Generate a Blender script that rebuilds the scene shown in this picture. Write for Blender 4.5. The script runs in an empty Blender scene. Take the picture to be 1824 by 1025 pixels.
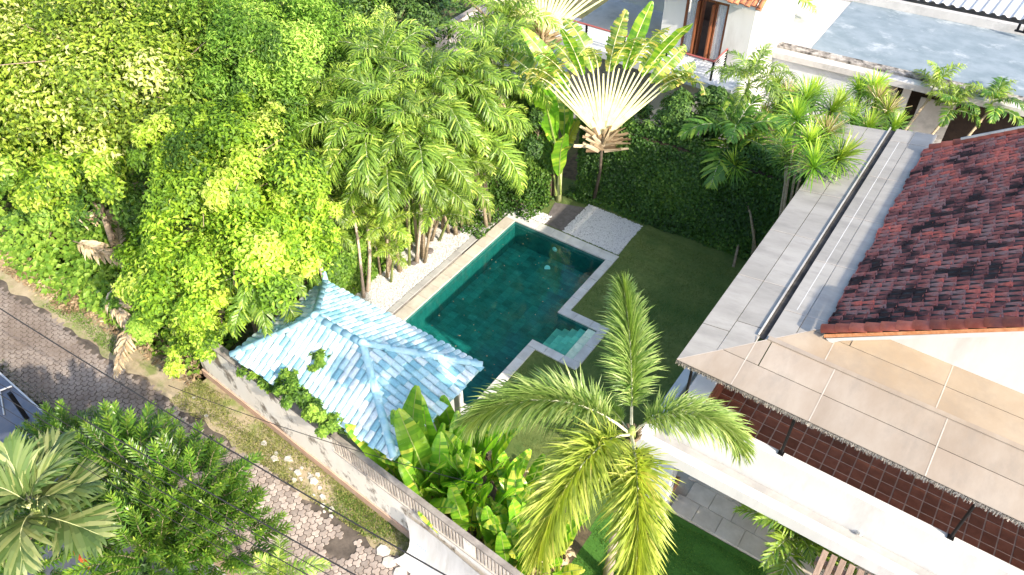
import bpy, math, random
import numpy as np
from mathutils import Matrix, Vector
random.seed(7); RNG = np.random.default_rng(11)
PI = math.pi; R_ = math.radians
sc = bpy.context.scene
COL = sc.collection
# ------------------------------------------------------------- camera
cam = bpy.data.objects.new('camera', bpy.data.cameras.new('camera')); COL.objects.link(cam)
cam.data.lens = 27.63; cam.data.sensor_width = 36.0; cam.data.clip_end = 2000; cam.data.clip_start = 0.1
cam.matrix_world = Matrix(((0.821563,-0.389877,0.415968,12.860015), (0.570116,0.563293,-0.598054,-18.676470), (-0.001144,0.728490,0.685056,18.000000), (0.000000,0.000000,0.000000,1.000000)))
sc.camera = cam
# ------------------------------------------------------------- light
SUN = Vector((1.52, -0.38, 1.0)).normalized()
w = bpy.data.worlds.new("World"); sc.world = w; w.use_nodes = True
nt = w.node_tree; bg = nt.nodes['Background']
sky = nt.nodes.new('ShaderNodeTexSky'); sky.sky_type = 'NISHITA'; sky.sun_disc = False
sky.sun_elevation = math.asin(SUN.z); sky.sun_rotation = math.atan2(SUN.x, SUN.y)
sky.air_density = 1.0; sky.dust_density = 2.0
nt.links.new(sky.outputs[0], bg.inputs[0]); bg.inputs[1].default_value = 0.15
sd = bpy.data.lights.new('sun', 'SUN'); sd.energy = 3.0; sd.angle = R_(0.6); sd.color = (1.0, 0.90, 0.74)
so = bpy.data.objects.new('sun', sd); COL.objects.link(so)
so.rotation_euler = SUN.to_track_quat('Z', 'Y').to_euler(); so.location = (40, -10, 40)
sc.view_settings.view_transform = 'Standard'; sc.view_settings.look = 'None'
sc.view_settings.exposure = 1.48; sc.view_settings.gamma = 1.0; sc.view_settings.use_curve_mapping = False

# ------------------------------------------------------------- materials
def nd(nt, t, **k):
    n = nt.nodes.new(t)
    for a, b in k.items():
        if a in n.inputs.keys(): n.inputs[a].default_value = b
        else: setattr(n, a, b)
    return n
def ramp(nt, fac, stops):
    r = nt.nodes.new('ShaderNodeValToRGB'); e = r.color_ramp.elements
    while len(e) < len(stops): e.new(0.5)
    for i, (p, c) in enumerate(stops): e[i].position = p; e[i].color = (*c, 1)
    nt.links.new(fac, r.inputs[0]); return r.outputs[0]
def mixc(nt, f, a, b, mode='MIX'):
    m = nt.nodes.new('ShaderNodeMix'); m.data_type = 'RGBA'; m.blend_type = mode
    for s, v in ((m.inputs['Factor'], f), (m.inputs[6], a), (m.inputs[7], b)):
        if hasattr(v, 'links'): nt.links.new(v, s)
        else: s.default_value = v if isinstance(v, (int, float)) else (*v, 1)
    return m.outputs[2]
def noise(nt, scale, detail=4, rough=0.6, stretch=None, w=None):
    tc = nt.nodes.new('ShaderNodeTexCoord'); src = tc.outputs['Object']
    g = nt.nodes.new('ShaderNodeNewGeometry'); src = g.outputs['Position']
    if stretch:
        mp = nt.nodes.new('ShaderNodeMapping'); mp.inputs['Scale'].default_value = stretch
        nt.links.new(src, mp.inputs[0]); src = mp.outputs[0]
    n = nt.nodes.new('ShaderNodeTexNoise'); n.inputs['Scale'].default_value = scale
    n.inputs['Detail'].default_value = detail; n.inputs['Roughness'].default_value = rough
    nt.links.new(src, n.inputs['Vector']); return n.outputs['Fac']
def mat(name, c1, c2=None, scale=3, rough=0.8, bump=0.0, bscale=None, c3=None, s3=1.0, lo=.38, hi=.62, vary=0.0, stretch=None, metal=0, lo3=.5, hi3=.7, spec=.3):
    """two colours by noise, a third in larger patches, optional difference from piece to piece"""
    m = bpy.data.materials.new(name); m.use_nodes = True; nt = m.node_tree; b = nt.nodes['Principled BSDF']
    b.inputs['Roughness'].default_value = rough; b.inputs['Metallic'].default_value = metal
    b.inputs['Specular IOR Level'].default_value = spec
    col = c1
    if c2 is not None: col = ramp(nt, noise(nt, scale, 6, .65, stretch), [(lo, c1), (hi, c2)])
    if c3 is not None:
        f = ramp(nt, noise(nt, s3, 7, .7, stretch), [(lo3, (0, 0, 0)), (hi3, (1, 1, 1))]); col = mixc(nt, f, col, c3)
    if vary:
        oi = nt.nodes.new('ShaderNodeObjectInfo')
        v = nt.nodes.new('ShaderNodeMapRange'); v.inputs[3].default_value = 1-vary; v.inputs[4].default_value = 1+vary
        nt.links.new(oi.outputs['Random'], v.inputs[0])
        hs = nt.nodes.new('ShaderNodeHueSaturation'); nt.links.new(v.outputs[0], hs.inputs['Value'])
        if hasattr(col, 'links'): nt.links.new(col, hs.inputs['Color'])
        else: hs.inputs['Color'].default_value = (*col, 1)
        col = hs.outputs[0]
    if hasattr(col, 'links'): nt.links.new(col, b.inputs['Base Color'])
    else: b.inputs['Base Color'].default_value = (*col, 1)
    if bump:
        bp = nt.nodes.new('ShaderNodeBump'); bp.inputs['Strength'].default_value = bump; bp.inputs['Distance'].default_value = .03
        nt.links.new(noise(nt, bscale or scale*4, 8, .7, stretch), bp.inputs['Height']); nt.links.new(bp.outputs[0], b.inputs['Normal'])
    return m
def tintmat(name, stops, rough=0.5, trans=0.35, tcol=None, obj_vary=0.12, spec=.35):
    """leaf: colour by the leaf's own 'tint' number, thin and partly translucent"""
    m = bpy.data.materials.new(name); m.use_nodes = True; nt = m.node_tree; b = nt.nodes['Principled BSDF']
    at = nt.nodes.new('ShaderNodeAttribute'); at.attribute_name = 'tint'
    col = ramp(nt, at.outputs['Fac'], stops)
    oi = nt.nodes.new('ShaderNodeObjectInfo'); v = nt.nodes.new('ShaderNodeMapRange')
    v.inputs[3].default_value = 1-obj_vary; v.inputs[4].default_value = 1+obj_vary
    nt.links.new(oi.outputs['Random'], v.inputs[0])
    hs = nt.nodes.new('ShaderNodeHueSaturation'); nt.links.new(v.outputs[0], hs.inputs['Value']); nt.links.new(col, hs.inputs['Color'])
    b.inputs['Roughness'].default_value = rough; b.inputs['Specular IOR Level'].default_value = spec
    nt.links.new(hs.outputs[0], b.inputs['Base Color'])
    if trans:
        tr = nt.nodes.new('ShaderNodeBsdfTranslucent')
        nt.links.new(mixc(nt, 1.0, hs.outputs[0], tcol or (1.4, 1.5, .65), 'MULTIPLY'), tr.inputs[0])
        mx = nt.nodes.new('ShaderNodeMixShader'); mx.inputs[0].default_value = trans
        nt.links.new(b.outputs[0], mx.inputs[1]); nt.links.new(tr.outputs[0], mx.inputs[2])
        nt.links.new(mx.outputs[0], nt.nodes['Material Output'].inputs[0])
    return m

G = dict(
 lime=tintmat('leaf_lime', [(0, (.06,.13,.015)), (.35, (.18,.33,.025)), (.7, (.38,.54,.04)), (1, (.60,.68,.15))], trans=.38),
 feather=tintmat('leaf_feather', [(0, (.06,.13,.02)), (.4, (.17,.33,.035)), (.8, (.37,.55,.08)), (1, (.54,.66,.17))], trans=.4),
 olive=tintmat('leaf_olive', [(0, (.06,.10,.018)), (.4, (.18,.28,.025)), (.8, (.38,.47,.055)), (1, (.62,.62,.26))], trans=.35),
 mid=tintmat('leaf_mid', [(0, (.04,.10,.018)), (.6, (.16,.31,.035)), (1, (.36,.52,.08))], trans=.35),
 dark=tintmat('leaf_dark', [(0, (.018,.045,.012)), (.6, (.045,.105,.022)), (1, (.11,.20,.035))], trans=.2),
 ivy=tintmat('leaf_ivy', [(0, (.022,.06,.010)), (.6, (.055,.135,.016)), (1, (.14,.24,.03))], trans=.2),
 areca=tintmat('frond_areca', [(0, (.07,.14,.025)), (.5, (.18,.30,.04)), (.85, (.40,.52,.08)), (1, (.64,.64,.16))], trans=.35, obj_vary=.3, rough=.42, spec=.5),
 kentia=tintmat('frond_deep', [(0, (.03,.09,.015)), (.6, (.09,.21,.03)), (1, (.30,.42,.06))], trans=.3, obj_vary=.25, rough=.4),
 fox=tintmat('frond_foxtail', [(0, (.08,.16,.035)), (.5, (.23,.34,.08)), (1, (.54,.60,.24))], trans=.35, obj_vary=.15, rough=.4),
 foxy=tintmat('frond_foxtail_yellowing', [(0, (.11,.17,.03)), (.5, (.34,.42,.06)), (.85,(.54,.56,.13)), (1, (.72,.62,.20))], trans=.4, obj_vary=.1, rough=.42),
 banana=tintmat('leaf_banana', [(0, (.05,.15,.015)), (.45, (.15,.36,.025)), (.75, (.32,.52,.04)), (1, (.66,.68,.10))], trans=.4, rough=.3, obj_vary=.3, spec=.5),
 trav=tintmat('leaf_traveller', [(0, (.07,.15,.025)), (.55, (.20,.32,.05)), (.85, (.42,.46,.10)), (1, (.66,.54,.14))], trans=.4, rough=.35, obj_vary=.25),
 drac=tintmat('leaf_dracaena', [(0, (.05,.13,.015)), (.5, (.16,.32,.03)), (1, (.46,.55,.07))], trans=.3, rough=.35, obj_vary=.3, spec=.5),
 pod=tintmat('leaf_narrow', [(0, (.03,.08,.012)), (.5, (.075,.18,.02)), (.8,(.18,.29,.035)), (1, (.34,.42,.06))], trans=.25, rough=.35, obj_vary=.35, spec=.5),
 fan=tintmat('leaf_fan', [(0, (.03,.07,.02)), (.5, (.11,.18,.045)), (1, (.38,.40,.16))], trans=.3, rough=.45, obj_vary=.3, spec=.5),
 dead=tintmat('leaf_dead', [(0, (.17,.11,.06)), (.5, (.42,.31,.19)), (1, (.68,.55,.38))], trans=.15, rough=.7),
 panicle=tintmat('flower_stalks', [(0, (.30,.22,.10)), (.5, (.52,.42,.22)), (1, (.68,.62,.42))], trans=.15, rough=.8),
 grassb=tintmat('grass_blades', [(0, (.10,.15,.03)), (.5, (.25,.27,.08)), (1, (.45,.41,.18))], trans=.3, rough=.7),
)
M = dict(
 dirt=mat('dry_dirt', (.26,.19,.13), (.36,.28,.20), 1.3, .95, .5, 9, (.16,.15,.07), .55),
 joint=mat('street_joint_dirt', (.075,.062,.052), (.14,.115,.095), 2.5, .95, .4, 14, (.24,.19,.155), .6, lo3=.5, hi3=.62),
 street_film=mat('street_dust', (.20,.16,.13), (.26,.21,.17), 3, .95, .3, 20),
 verge=mat('verge_soil', (.33,.27,.17), (.44,.36,.25), 2.2, .95, .6, 12, (.21,.24,.08), .9, lo3=.5, hi3=.62),
 paver=mat('concrete_paver', (.34,.285,.25), (.43,.37,.33), 5, .9, .35, 40, (.25,.20,.17), .5, vary=.28, lo3=.42, hi3=.62),
 lawn=mat('lawn_grass', (.13,.17,.045), (.18,.22,.065), 6, .95, .9, 60, (.075,.135,.032), .45, lo3=.42, hi3=.66),
 turf=mat('vivid_turf', (.055,.16,.022), (.08,.21,.03), 14, .9, .8, 90),
 soil=mat('bed_soil', (.07,.055,.035), (.13,.10,.06), 5, .95, .7, 20),
 jungle=mat('forest_floor', (.06,.07,.025), (.12,.115,.05), 2, .95, .7, 12, (.2,.15,.09), .4, lo3=.55, hi3=.7),
 gravel=mat('gravel_bed', (.42,.40,.38), (.62,.60,.57), 22, .9, .8, 60),
 pebble=mat('white_pebble', (.62,.60,.57), (.80,.78,.75), 30, .7, 0),
 slate=mat('dark_slate', (.12,.105,.10), (.17,.15,.145), 5, .8, .3, 30),
 coping=mat('pale_limestone', (.54,.52,.49), (.66,.64,.61), 2.2, .75, .15, 30, (.42,.38,.33), .9, vary=.07, lo3=.55, hi3=.8),
 copl=mat('beige_limestone', (.46,.41,.34), (.56,.51,.43), 2.2, .75, .15, 30, (.36,.32,.27), .9, vary=.09),
 poolt=None,
 step=mat('sukabumi_step', (.48,.62,.48), (.64,.74,.58), 6, .5, .1, 30, vary=.2),
 plaster=mat('white_plaster', (.60,.59,.57), (.65,.64,.625), 1.2, .8, .08, 25, (.46,.44,.41), .9, lo3=.52, hi3=.8, stretch=(1.2,1.2,.35)),
 slab_roof=mat('grey_white_screed', (.33,.32,.31), (.43,.42,.40), 1.6, .85, .12, 25, (.50,.40,.35), 1.3, lo3=.66, hi3=.8),
 panel=mat('beige_roof_panel', (.28,.228,.18), (.335,.285,.235), .8, .6,   .05, 14, (.215,.19,.165), 1.1, vary=.09, stretch=(1.6,.7,1), lo3=.5, hi3=.85),
 panelo=mat('tan_roof_panel', (.31,.24,.17), (.37,.30,.225), .8, .6, .05, 14, (.25,.21,.17), 1.3, vary=.09, lo3=.45, hi3=.8),  # more orange-tan panel tone for the inner front strips
 panelg=mat('greyer_roof_panel', (.31,.29,.26), (.385,.36,.325), 1.2, .7, .08, 14, (.22,.205,.19), 1.6, vary=.08, lo3=.5, hi3=.85, stretch=(.5,1.6,1)),  # greyer panel tone for the left strips
 seam=mat('pale_seam', (.42,.365,.31), (.50,.44,.38), 4, .7),
 gutter=mat('dark_gutter', (.03,.028,.026), (.07,.065,.06), 4, .8),
 terra=None,
 ridge=mat('orange_ridge_tile', (.42,.095,.06), (.52,.14,.09), 5, .8, .2, 30, (.26,.09,.08), 2.0, vary=.35, lo3=.5, hi3=.7),
 mortar=mat('orange_mortar', (.48,.19,.08), (.62,.30,.15), 8, .9, .4, 40),
 ftile=mat('brown_floor_tile', (.20,.075,.05), (.27,.105,.07), 5, .35, .05, 30, vary=.22),
 grout=mat('tile_grout', (.60,.48,.42), (.70,.58,.50), 10, .9),
 blackm=mat('black_metal', (.012,.012,.014), None, 1, .45, metal=.5),
 fringe=mat('thatch_fringe', (.22,.19,.16), (.62,.58,.52), 40, .9),
 wallp=mat('weathered_white_wall', (.84,.77,.68), (.88,.83,.76), 1.0, .9, .35, 14, (.24,.20,.16), 1.7, lo3=.53, hi3=.63, stretch=(1.0,1,.6)),
 plinth=mat('pink_plinth', (.52,.33,.24), (.60,.41,.31), 3, .9, .2, 20, (.40,.29,.22), 1.5),
 rail=mat('weathered_rail', (.50,.44,.38), (.66,.60,.53), 8, .9, .2, 40, (.30,.26,.23), 2, vary=.15),
 railcap=mat('weathered_rail_cap', (.20,.175,.155), (.34,.30,.265), 3, .9, .3, 30),
 rubble=mat('pale_rubble', (.44,.41,.36), (.58,.55,.51), 6, .9, .3, 40),
 sheet=mat('pale_grey_sheet', (.50,.49,.48), (.57,.56,.55), 1.4, .5, .03, 8, (.40,.385,.36), 1.2, stretch=(3,.6,.6), lo3=.5, hi3=.8),
 blue_mark=mat('faded_blue_print', (.36,.45,.55), (.50,.52,.55), 14, .6),
 blue=None,
 trunk=mat('palm_trunk', (.30,.23,.15), (.42,.34,.24), 9, .9, .5, 50, (.17,.13,.08), 3, stretch=(1,1,5)),
 trunkp=mat('pale_palm_trunk', (.42,.33,.26), (.55,.45,.37), 7, .85, .4, 40, stretch=(1,1,6)),
 bark=mat('tree_bark', (.22,.16,.11), (.38,.30,.22), 8, .95, .6, 40),
 shaft=mat('green_crownshaft', (.20,.27,.07), (.30,.36,.10), 5, .5),
 petiole=mat('pale_petiole', (.52,.56,.24), (.66,.66,.36), 6, .5),
 fanp=mat('fan_petiole', (.70,.68,.34), (.84,.80,.50), 5, .5, c3=(.72,.44,.18), s3=2.5, lo3=.6, hi3=.8),
 darkbark=mat('dark_fibrous_bark', (.07,.055,.04), (.13,.10,.075), 9, .95, .5, 40),
 heart=mat('orange_fan_heart', (.62,.40,.16), (.76,.58,.30), 9, .7),
 rachis=mat('pale_rachis', (.50,.50,.34), (.62,.60,.46), 6, .5),
 concrete=mat('grey_blue_concrete', (.16,.205,.235), (.22,.265,.30), 1.0, .85, .2, 14, (.42,.45,.47), .7, lo3=.55, hi3=.72, stretch=(1,1.4,1)),
 concw=mat('pale_concrete', (.44,.43,.42), (.52,.51,.50), 1.0, .85, .12, 14, (.34,.335,.33), 1.2),
 mould=mat('black_mould_edge', (.05,.045,.04), (.36,.33,.30), 3.5, .95, .4, 22, (.55,.52,.48), 1.6),
 corr=mat('white_corrugated', (.48,.48,.48), (.58,.58,.58), 1.2, .5, 0, 1, (.48,.46,.45), 1.6, stretch=(1,.25,1)),
 bwall=mat('blue_shaded_white_wall', (.52,.55,.59), (.60,.62,.65), 1.0, .85, .06, 20, (.44,.46,.50), .8),  # white walls, the bluish tone of skylit shade put into the colour
 wood=mat('red_brown_timber', (.16,.055,.025), (.24,.09,.04), 7, .5, .1, 40, stretch=(4,4,.5)),
 slatw=mat('pergola_timber', (.22,.155,.115), (.31,.225,.175), 6, .75, .2, 40, vary=.15, stretch=(5,.6,1)),
 curtain=mat('white_curtain', (.66,.68,.72), (.76,.77,.80), 3, .8),
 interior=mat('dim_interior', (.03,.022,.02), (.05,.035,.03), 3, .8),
 redrail=mat('red_handrail', (.36,.10,.09), None, 1, .5),
 railb=mat('white_metal_bar', (.72,.70,.69), None, 1, .5),
 orange_t=mat('orange_roof_tile', (.46,.16,.075), (.60,.25,.12), 5, .85, .2, 30, (.30,.10,.06), 2, vary=.2),
 stone_wall=mat('pale_pink_wall', (.58,.50,.46), (.70,.63,.58), 1.3, .9, .2, 16, (.36,.30,.27), 1.0, lo3=.55, hi3=.75),
 pave=mat('patio_stone', (.56,.49,.41), (.66,.59,.51), 3, .7, .1, 30, vary=.1),
 greymetal=mat('grey_blue_metal', (.13,.14,.17), (.17,.18,.21), 1.5, .28, .02, 5, (.22,.2,.19), 1.0, metal=.5),
 edge=mat('bright_edge_trim', (.60,.58,.56), None, 1, .4, metal=.5),
 redp=mat('red_orange_pole', (.72,.10,.03), (.80,.17,.05), 4, .5),
 cable=mat('black_cable', (.03,.028,.028), None, 1, .6),
 white=mat('white_plastic', (.8,.8,.8), None, 1, .5),
 corten=mat('brick_planter', (.36,.17,.10), (.46,.25,.16), 9, .9),
)
def tile_mat(name, stops, lichen, lo3, hi3, s3, stroke=18, patch=.45):
    m = bpy.data.materials.new(name); m.use_nodes = True; nt = m.node_tree; b = nt.nodes['Principled BSDF']
    b.inputs['Roughness'].default_value = .85; b.inputs['Specular IOR Level'].default_value = .2
    at = nt.nodes.new('ShaderNodeAttribute'); at.attribute_name = 'tint'
    oi = nt.nodes.new('ShaderNodeObjectInfo')
    ad = nt.nodes.new('ShaderNodeMath'); ad.operation = 'ADD'; nt.links.new(at.outputs['Fac'], ad.inputs[0]); nt.links.new(oi.outputs['Random'], ad.inputs[1])
    fr = nt.nodes.new('ShaderNodeMath'); fr.operation = 'FRACT'; nt.links.new(ad.outputs[0], fr.inputs[0])
    # patches of the roof weather together: mix own value with a large noise
    ln = noise(nt, .9, 3, .6)
    mr = nt.nodes.new('ShaderNodeMapRange'); mr.inputs[1].default_value = .3; mr.inputs[2].default_value = .7; nt.links.new(ln, mr.inputs[0])
    mx = nt.nodes.new('ShaderNodeMix'); mx.data_type = 'FLOAT'; mx.inputs[0].default_value = patch
    nt.links.new(fr.outputs[0], mx.inputs[2]); nt.links.new(mr.outputs[0], mx.inputs[3])
    col = ramp(nt, mx.outputs[0], stops)
    f = ramp(nt, noise(nt, s3, 8, .75), [(lo3, (0,0,0)), (hi3, (1,1,1))])
    col = mixc(nt, f, col, lichen)
    n2 = ramp(nt, noise(nt, stroke, 5, .7), [(.3, (.78,.78,.78)), (.7, (1.12,1.12,1.12))])
    col = mixc(nt, 1.0, col, n2, 'MULTIPLY')
    nt.links.new(col, b.inputs['Base Color'])
    bp = nt.nodes.new('ShaderNodeBump'); bp.inputs['Strength'].default_value = .35; bp.inputs['Distance'].default_value = .01
    nt.links.new(noise(nt, 45, 6, .7), bp.inputs['Height']); nt.links.new(bp.outputs[0], b.inputs['Normal'])
    return m
M['terra'] = tile_mat('weathered_red_tile', [(.0,(.04,.03,.03)),(.28,(.07,.045,.045)),(.36,(.24,.10,.095)),(.48,(.46,.16,.135)),(.60,(.38,.24,.22)),(.72,(.72,.19,.14)),(1,(.62,.30,.25))], (.07,.052,.05),   .56, .72, 3.2, patch=.62)
M['blue'] = tile_mat('blue_painted_tile', [(.0,(.17,.40,.48)),(.25,(.31,.55,.63)),(.5,(.46,.66,.71)),(.75,(.62,.74,.77)),(1,(.76,.80,.81))], (.13,.18,.19), .64, .70, 4.0, patch=.2)
M['blue_cap'] = mat('blue_painted_cap', (.28,.52,.62), (.42,.62,.70), 3, .8, .2, 30, (.20,.30,.34), 3.5, lo3=.66, hi3=.76)
def pool_tile():
    m = bpy.data.materials.new('green_pool_stone'); m.use_nodes = True; nt = m.node_tree; b = nt.nodes['Principled BSDF']
    b.inputs['Roughness'].default_value = .6
    c = ramp(nt, noise(nt, 2.2, 8, .8, (1, 2.2, 1)), [(.33, (.014,.085,.08)), (.46, (.032,.15,.135)), (.60, (.05,.20,.18)), (.72, (.17,.30,.30))])
    tc = nt.nodes.new('ShaderNodeNewGeometry'); mp = nt.nodes.new('ShaderNodeMapping'); mp.inputs['Rotation'].default_value = (0, 0, 0)
    nt.links.new(tc.outputs['Position'], mp.inputs[0])
    br = nt.nodes.new('ShaderNodeTexBrick'); br.offset = 0.0; br.inputs['Scale'].default_value = 1
    for k, v in (('Mortar Size', .008), ('Brick Width', .3), ('Row Height', .3), ('Bias', 0)): br.inputs[k].default_value = v
    br.inputs['Color1'].default_value = (.72,.72,.72,1); br.inputs['Color2'].default_value = (1.25,1.25,1.25,1); br.inputs['Mortar'].default_value = (.8,.8,.8,1)
    nt.links.new(mp.outputs[0], br.inputs['Vector'])
    nt.links.new(mixc(nt, 1.0, c, br.outputs['Color'], 'MULTIPLY'), b.inputs['Base Color']); return m
M['poolt'] = pool_tile()
def water():
    m = bpy.data.materials.new('pool_water'); m.use_nodes = True; nt = m.node_tree
    tr = nt.nodes.new('ShaderNodeBsdfTransparent'); tr.inputs[0].default_value = (.42,.86,.84,1)
    gl = nt.nodes.new('ShaderNodeBsdfGlossy'); gl.inputs['Roughness'].default_value = .02
    fr = nt.nodes.new('ShaderNodeFresnel'); fr.inputs[0].default_value = 1.2
    bp = nt.nodes.new('ShaderNodeBump'); bp.inputs['Strength'].default_value = .25; bp.inputs['Distance'].default_value = .02
    nt.links.new(noise(nt, 3.5, 3, .5), bp.inputs['Height']); nt.links.new(bp.outputs[0], fr.inputs['Normal']); nt.links.new(bp.outputs[0], gl.inputs['Normal'])
    mx = nt.nodes.new('ShaderNodeMixShader'); nt.links.new(fr.outputs[0], mx.inputs[0]); nt.links.new(tr.outputs[0], mx.inputs[1]); nt.links.new(gl.outputs[0], mx.inputs[2])
    nt.links.new(mx.outputs[0], nt.nodes['Material Output'].inputs[0]); return m
M['water'] = water()
def glass():
    m = bpy.data.materials.new('window_glass'); m.use_nodes = True; b = m.node_tree.nodes['Principled BSDF']
    b.inputs['Base Color'].default_value = (.9,.93,.95,1); b.inputs['Roughness'].default_value = .03; b.inputs['Alpha'].default_value = .25; return m
M['glass'] = glass()

# ------------------------------------------------------------- mesh helpers
class MB:
    def __init__(s): s.v = []; s.f = []; s.mi = []; s.t = []
    def add(s, vs, fs, mi=0, t=0.5):
        o = len(s.v); s.v += [tuple(v) for v in vs]; s.f += [tuple(i+o for i in f) for f in fs]; s.mi += [mi]*len(fs); s.t += [t]*len(fs); return s
    def box(s, x0, y0, z0, x1, y1, z1, mi=0, t=.5):
        vs = [(x, y, z) for z in (z0, z1) for x, y in ((x0,y0),(x1,y0),(x1,y1),(x0,y1))]
        return s.add(vs, [(3,2,1,0),(4,5,6,7),(0,1,5,4),(1,2,6,5),(2,3,7,6),(3,0,4,7)], mi, t)
    def bbox(s, x0, y0, z0, x1, y1, z1, b=.01, mi=0):
        """box with a chamfered top edge"""
        a = [(x0,y0,z0),(x1,y0,z0),(x1,y1,z0),(x0,y1,z0)]
        c = [(x0,y0,z1-b),(x1,y0,z1-b),(x1,y1,z1-b),(x0,y1,z1-b)]
        d = [(x0+b,y0+b,z1),(x1-b,y0+b,z1),(x1-b,y1-b,z1),(x0+b,y1-b,z1)]
        f = [(3,2,1,0)]+[(i,(i+1)%4,(i+1)%4+4,i+4) for i in range(4)]+[(i+4,(i+1)%4+4,(i+1)%4+8,i+8) for i in range(4)]+[(8,9,10,11)]
        return s.add(a+c+d, f, mi)
    def tube(s, pts, rad, n=6, mi=0, t=.5, cap=True):
        pts = [Vector(p) for p in pts]; k = len(pts)
        if not hasattr(rad, '__len__'): rad = [rad]*k
        vs = []; up = None
        for i, p in enumerate(pts):
            d = (pts[min(i+1,k-1)]-pts[max(i-1,0)]).normalized()
            if up is None: up = Vector((0,0,1)) if abs(d.z) < .9 else Vector((1,0,0))
            a = d.cross(up).normalized(); b = a.cross(d).normalized(); up = b
            vs += [p+(a*math.cos(2*PI*j/n)+b*math.sin(2*PI*j/n))*rad[i] for j in range(n)]
        fs = [(i*n+j, i*n+(j+1)%n, (i+1)*n+(j+1)%n, (i+1)*n+j) for i in range(k-1) for j in range(n)]
        if cap: fs += [tuple(range(n-1,-1,-1)), tuple((k-1)*n+j for j in range(n))]
        return s.add(vs, fs, mi, t)
    def mesh(s, name, mats, smooth=False):
        me = bpy.data.meshes.new(name); me.from_pydata(s.v, [], s.f)
        for m in (mats if isinstance(mats, (list, tuple)) else [mats]): me.materials.append(m)
        me.polygons.foreach_set('material_index', s.mi)
        if smooth: me.polygons.foreach_set('use_smooth', [True]*len(s.f))
        a = me.attributes.new('tint', 'FLOAT', 'FACE'); a.data.foreach_set('value', s.t); me.update(); return me
    def build(s, name, mats, parent=None, smooth=False, **tags): return link(name, s.mesh(name, mats, smooth), parent, **tags)
def link(name, me, parent=None, loc=None, rot=None, scale=None, **tags):
    o = bpy.data.objects.new(name, me); COL.objects.link(o)
    if parent is not None: o.parent = parent
    if loc is not None: o.location = loc
    if rot is not None: o.rotation_euler = rot
    if scale is not None: o.scale = scale if hasattr(scale, '__len__') else (scale,)*3
    for k, v in tags.items(): o[k] = v
    return o
def thing(name, label, cat, loc=(0,0,0), group=None):
    o = link(name, None, None, loc, label=label, category=cat); o.empty_display_size = .2
    if group: o['group'] = group
    return o
def tag(o, label, cat, group=None):
    o['label'] = label; o['category'] = cat
    if group: o['group'] = group
    return o
def npmesh(name, V, F, tint, mat_, mi=None, smooth=False):
    """V (n,3); F (m,k) all same corner count"""
    me = bpy.data.meshes.new(name); V = np.asarray(V, np.float32); F = np.asarray(F, np.int32); m, k = F.shape
    me.vertices.add(len(V)); me.vertices.foreach_set('co', V.ravel())
    me.loops.add(m*k); me.loops.foreach_set('vertex_index', F.ravel())
    me.polygons.add(m); me.polygons.foreach_set('loop_start', np.arange(0, m*k, k, dtype=np.int32))
    me.polygons.foreach_set('loop_total', np.full(m, k, np.int32))
    for q in (mat_ if isinstance(mat_, (list, tuple)) else [mat_]): me.materials.append(q)
    if mi is not None: me.polygons.foreach_set('material_index', np.asarray(mi, np.int32))
    if smooth: me.polygons.foreach_set('use_smooth', np.ones(m, bool))
    me.update(calc_edges=True)
    a = me.attributes.new('tint', 'FLOAT', 'FACE'); a.data.foreach_set('value', np.asarray(tint, np.float32)); return me
def unit(a): return a/np.maximum(np.linalg.norm(a, axis=-1, keepdims=True), 1e-9)
def leaves(P, D, N, L, W, T, fold=.25):
    """leaf quads: base, left, tip, right, folded along the midrib -> V, F, tint"""
    D = unit(D); S = unit(np.cross(D, N)); N = np.cross(S, D)
    L = np.broadcast_to(np.asarray(L, float).reshape(-1,1) if np.ndim(L) else L, (len(P),1)); W = np.broadcast_to(np.asarray(W, float).reshape(-1,1) if np.ndim(W) else W, (len(P),1))
    m = P+D*L*.45
    V = np.stack([P, m+S*W*.5+N*W*fold, P+D*L-N*L*.12, m-S*W*.5+N*W*fold], 1).reshape(-1,3)
    i = np.arange(len(P))[:,None]*4
    F = np.concatenate([i+[[0,1,2]], i+[[0,2,3]]], 1).reshape(-1,3)
    return V, F, np.repeat(T, 2)
def crown_cloud(lobes, n, size, sub=16, subr=.31, aspect=.5, tint=(.5,.22), droop=.35, rng=RNG, under=-.35, inner=.0):
    """leaf-sized faces on many small lumps spread over a few large lobes"""
    Ps, Ns, Ts = [], [], []
    tot = sum(l[3]*l[3] for l in lobes)
    for cx, cy, cz, r, rz in lobes:
        k = max(6, int(sub*(r/1.6)**1.0)); nn = int(n*r*r/tot)
        d = unit(rng.normal(size=(k*3,3))); d = d[d[:,2] > under][:k]; k = len(d)
        rad = rng.uniform(.45,1.12,(k,1)); c = np.array([cx,cy,cz])+d*np.array([r,r,rz])*rad
        sr = r*subr*rng.uniform(.7,1.3,k); lt = rng.normal(0,.23,k)  # lt: tint spread per lump, paints light and dark pockets into the crown
        idx = rng.integers(0,k,nn); e = unit(rng.normal(size=(nn,3))+d[idx]*.7+np.array([0,0,.35]))
        jit = rng.uniform(.55,1.1,(nn,1))
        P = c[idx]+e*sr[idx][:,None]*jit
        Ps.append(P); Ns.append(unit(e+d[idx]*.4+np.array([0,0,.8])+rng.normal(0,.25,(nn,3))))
        Ts.append(np.clip(tint[0]+lt[idx]+rng.normal(0,tint[1],nn)+(jit[:,0]-.85)*.5, 0, 1))  # leaves deeper in a lump get a darker tint, for painted depth
    P = np.concatenate(Ps); N = np.concatenate(Ns); T = np.concatenate(Ts)
    D = unit(rng.normal(size=P.shape)*.8+N*.15+np.array([0,0,-droop])); D = D-N*np.sum(D*N,1,keepdims=True)*.7
    L = size*rng.uniform(.65,1.3,len(P))
    return leaves(P, D, N, L, L*aspect, T)
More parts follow.
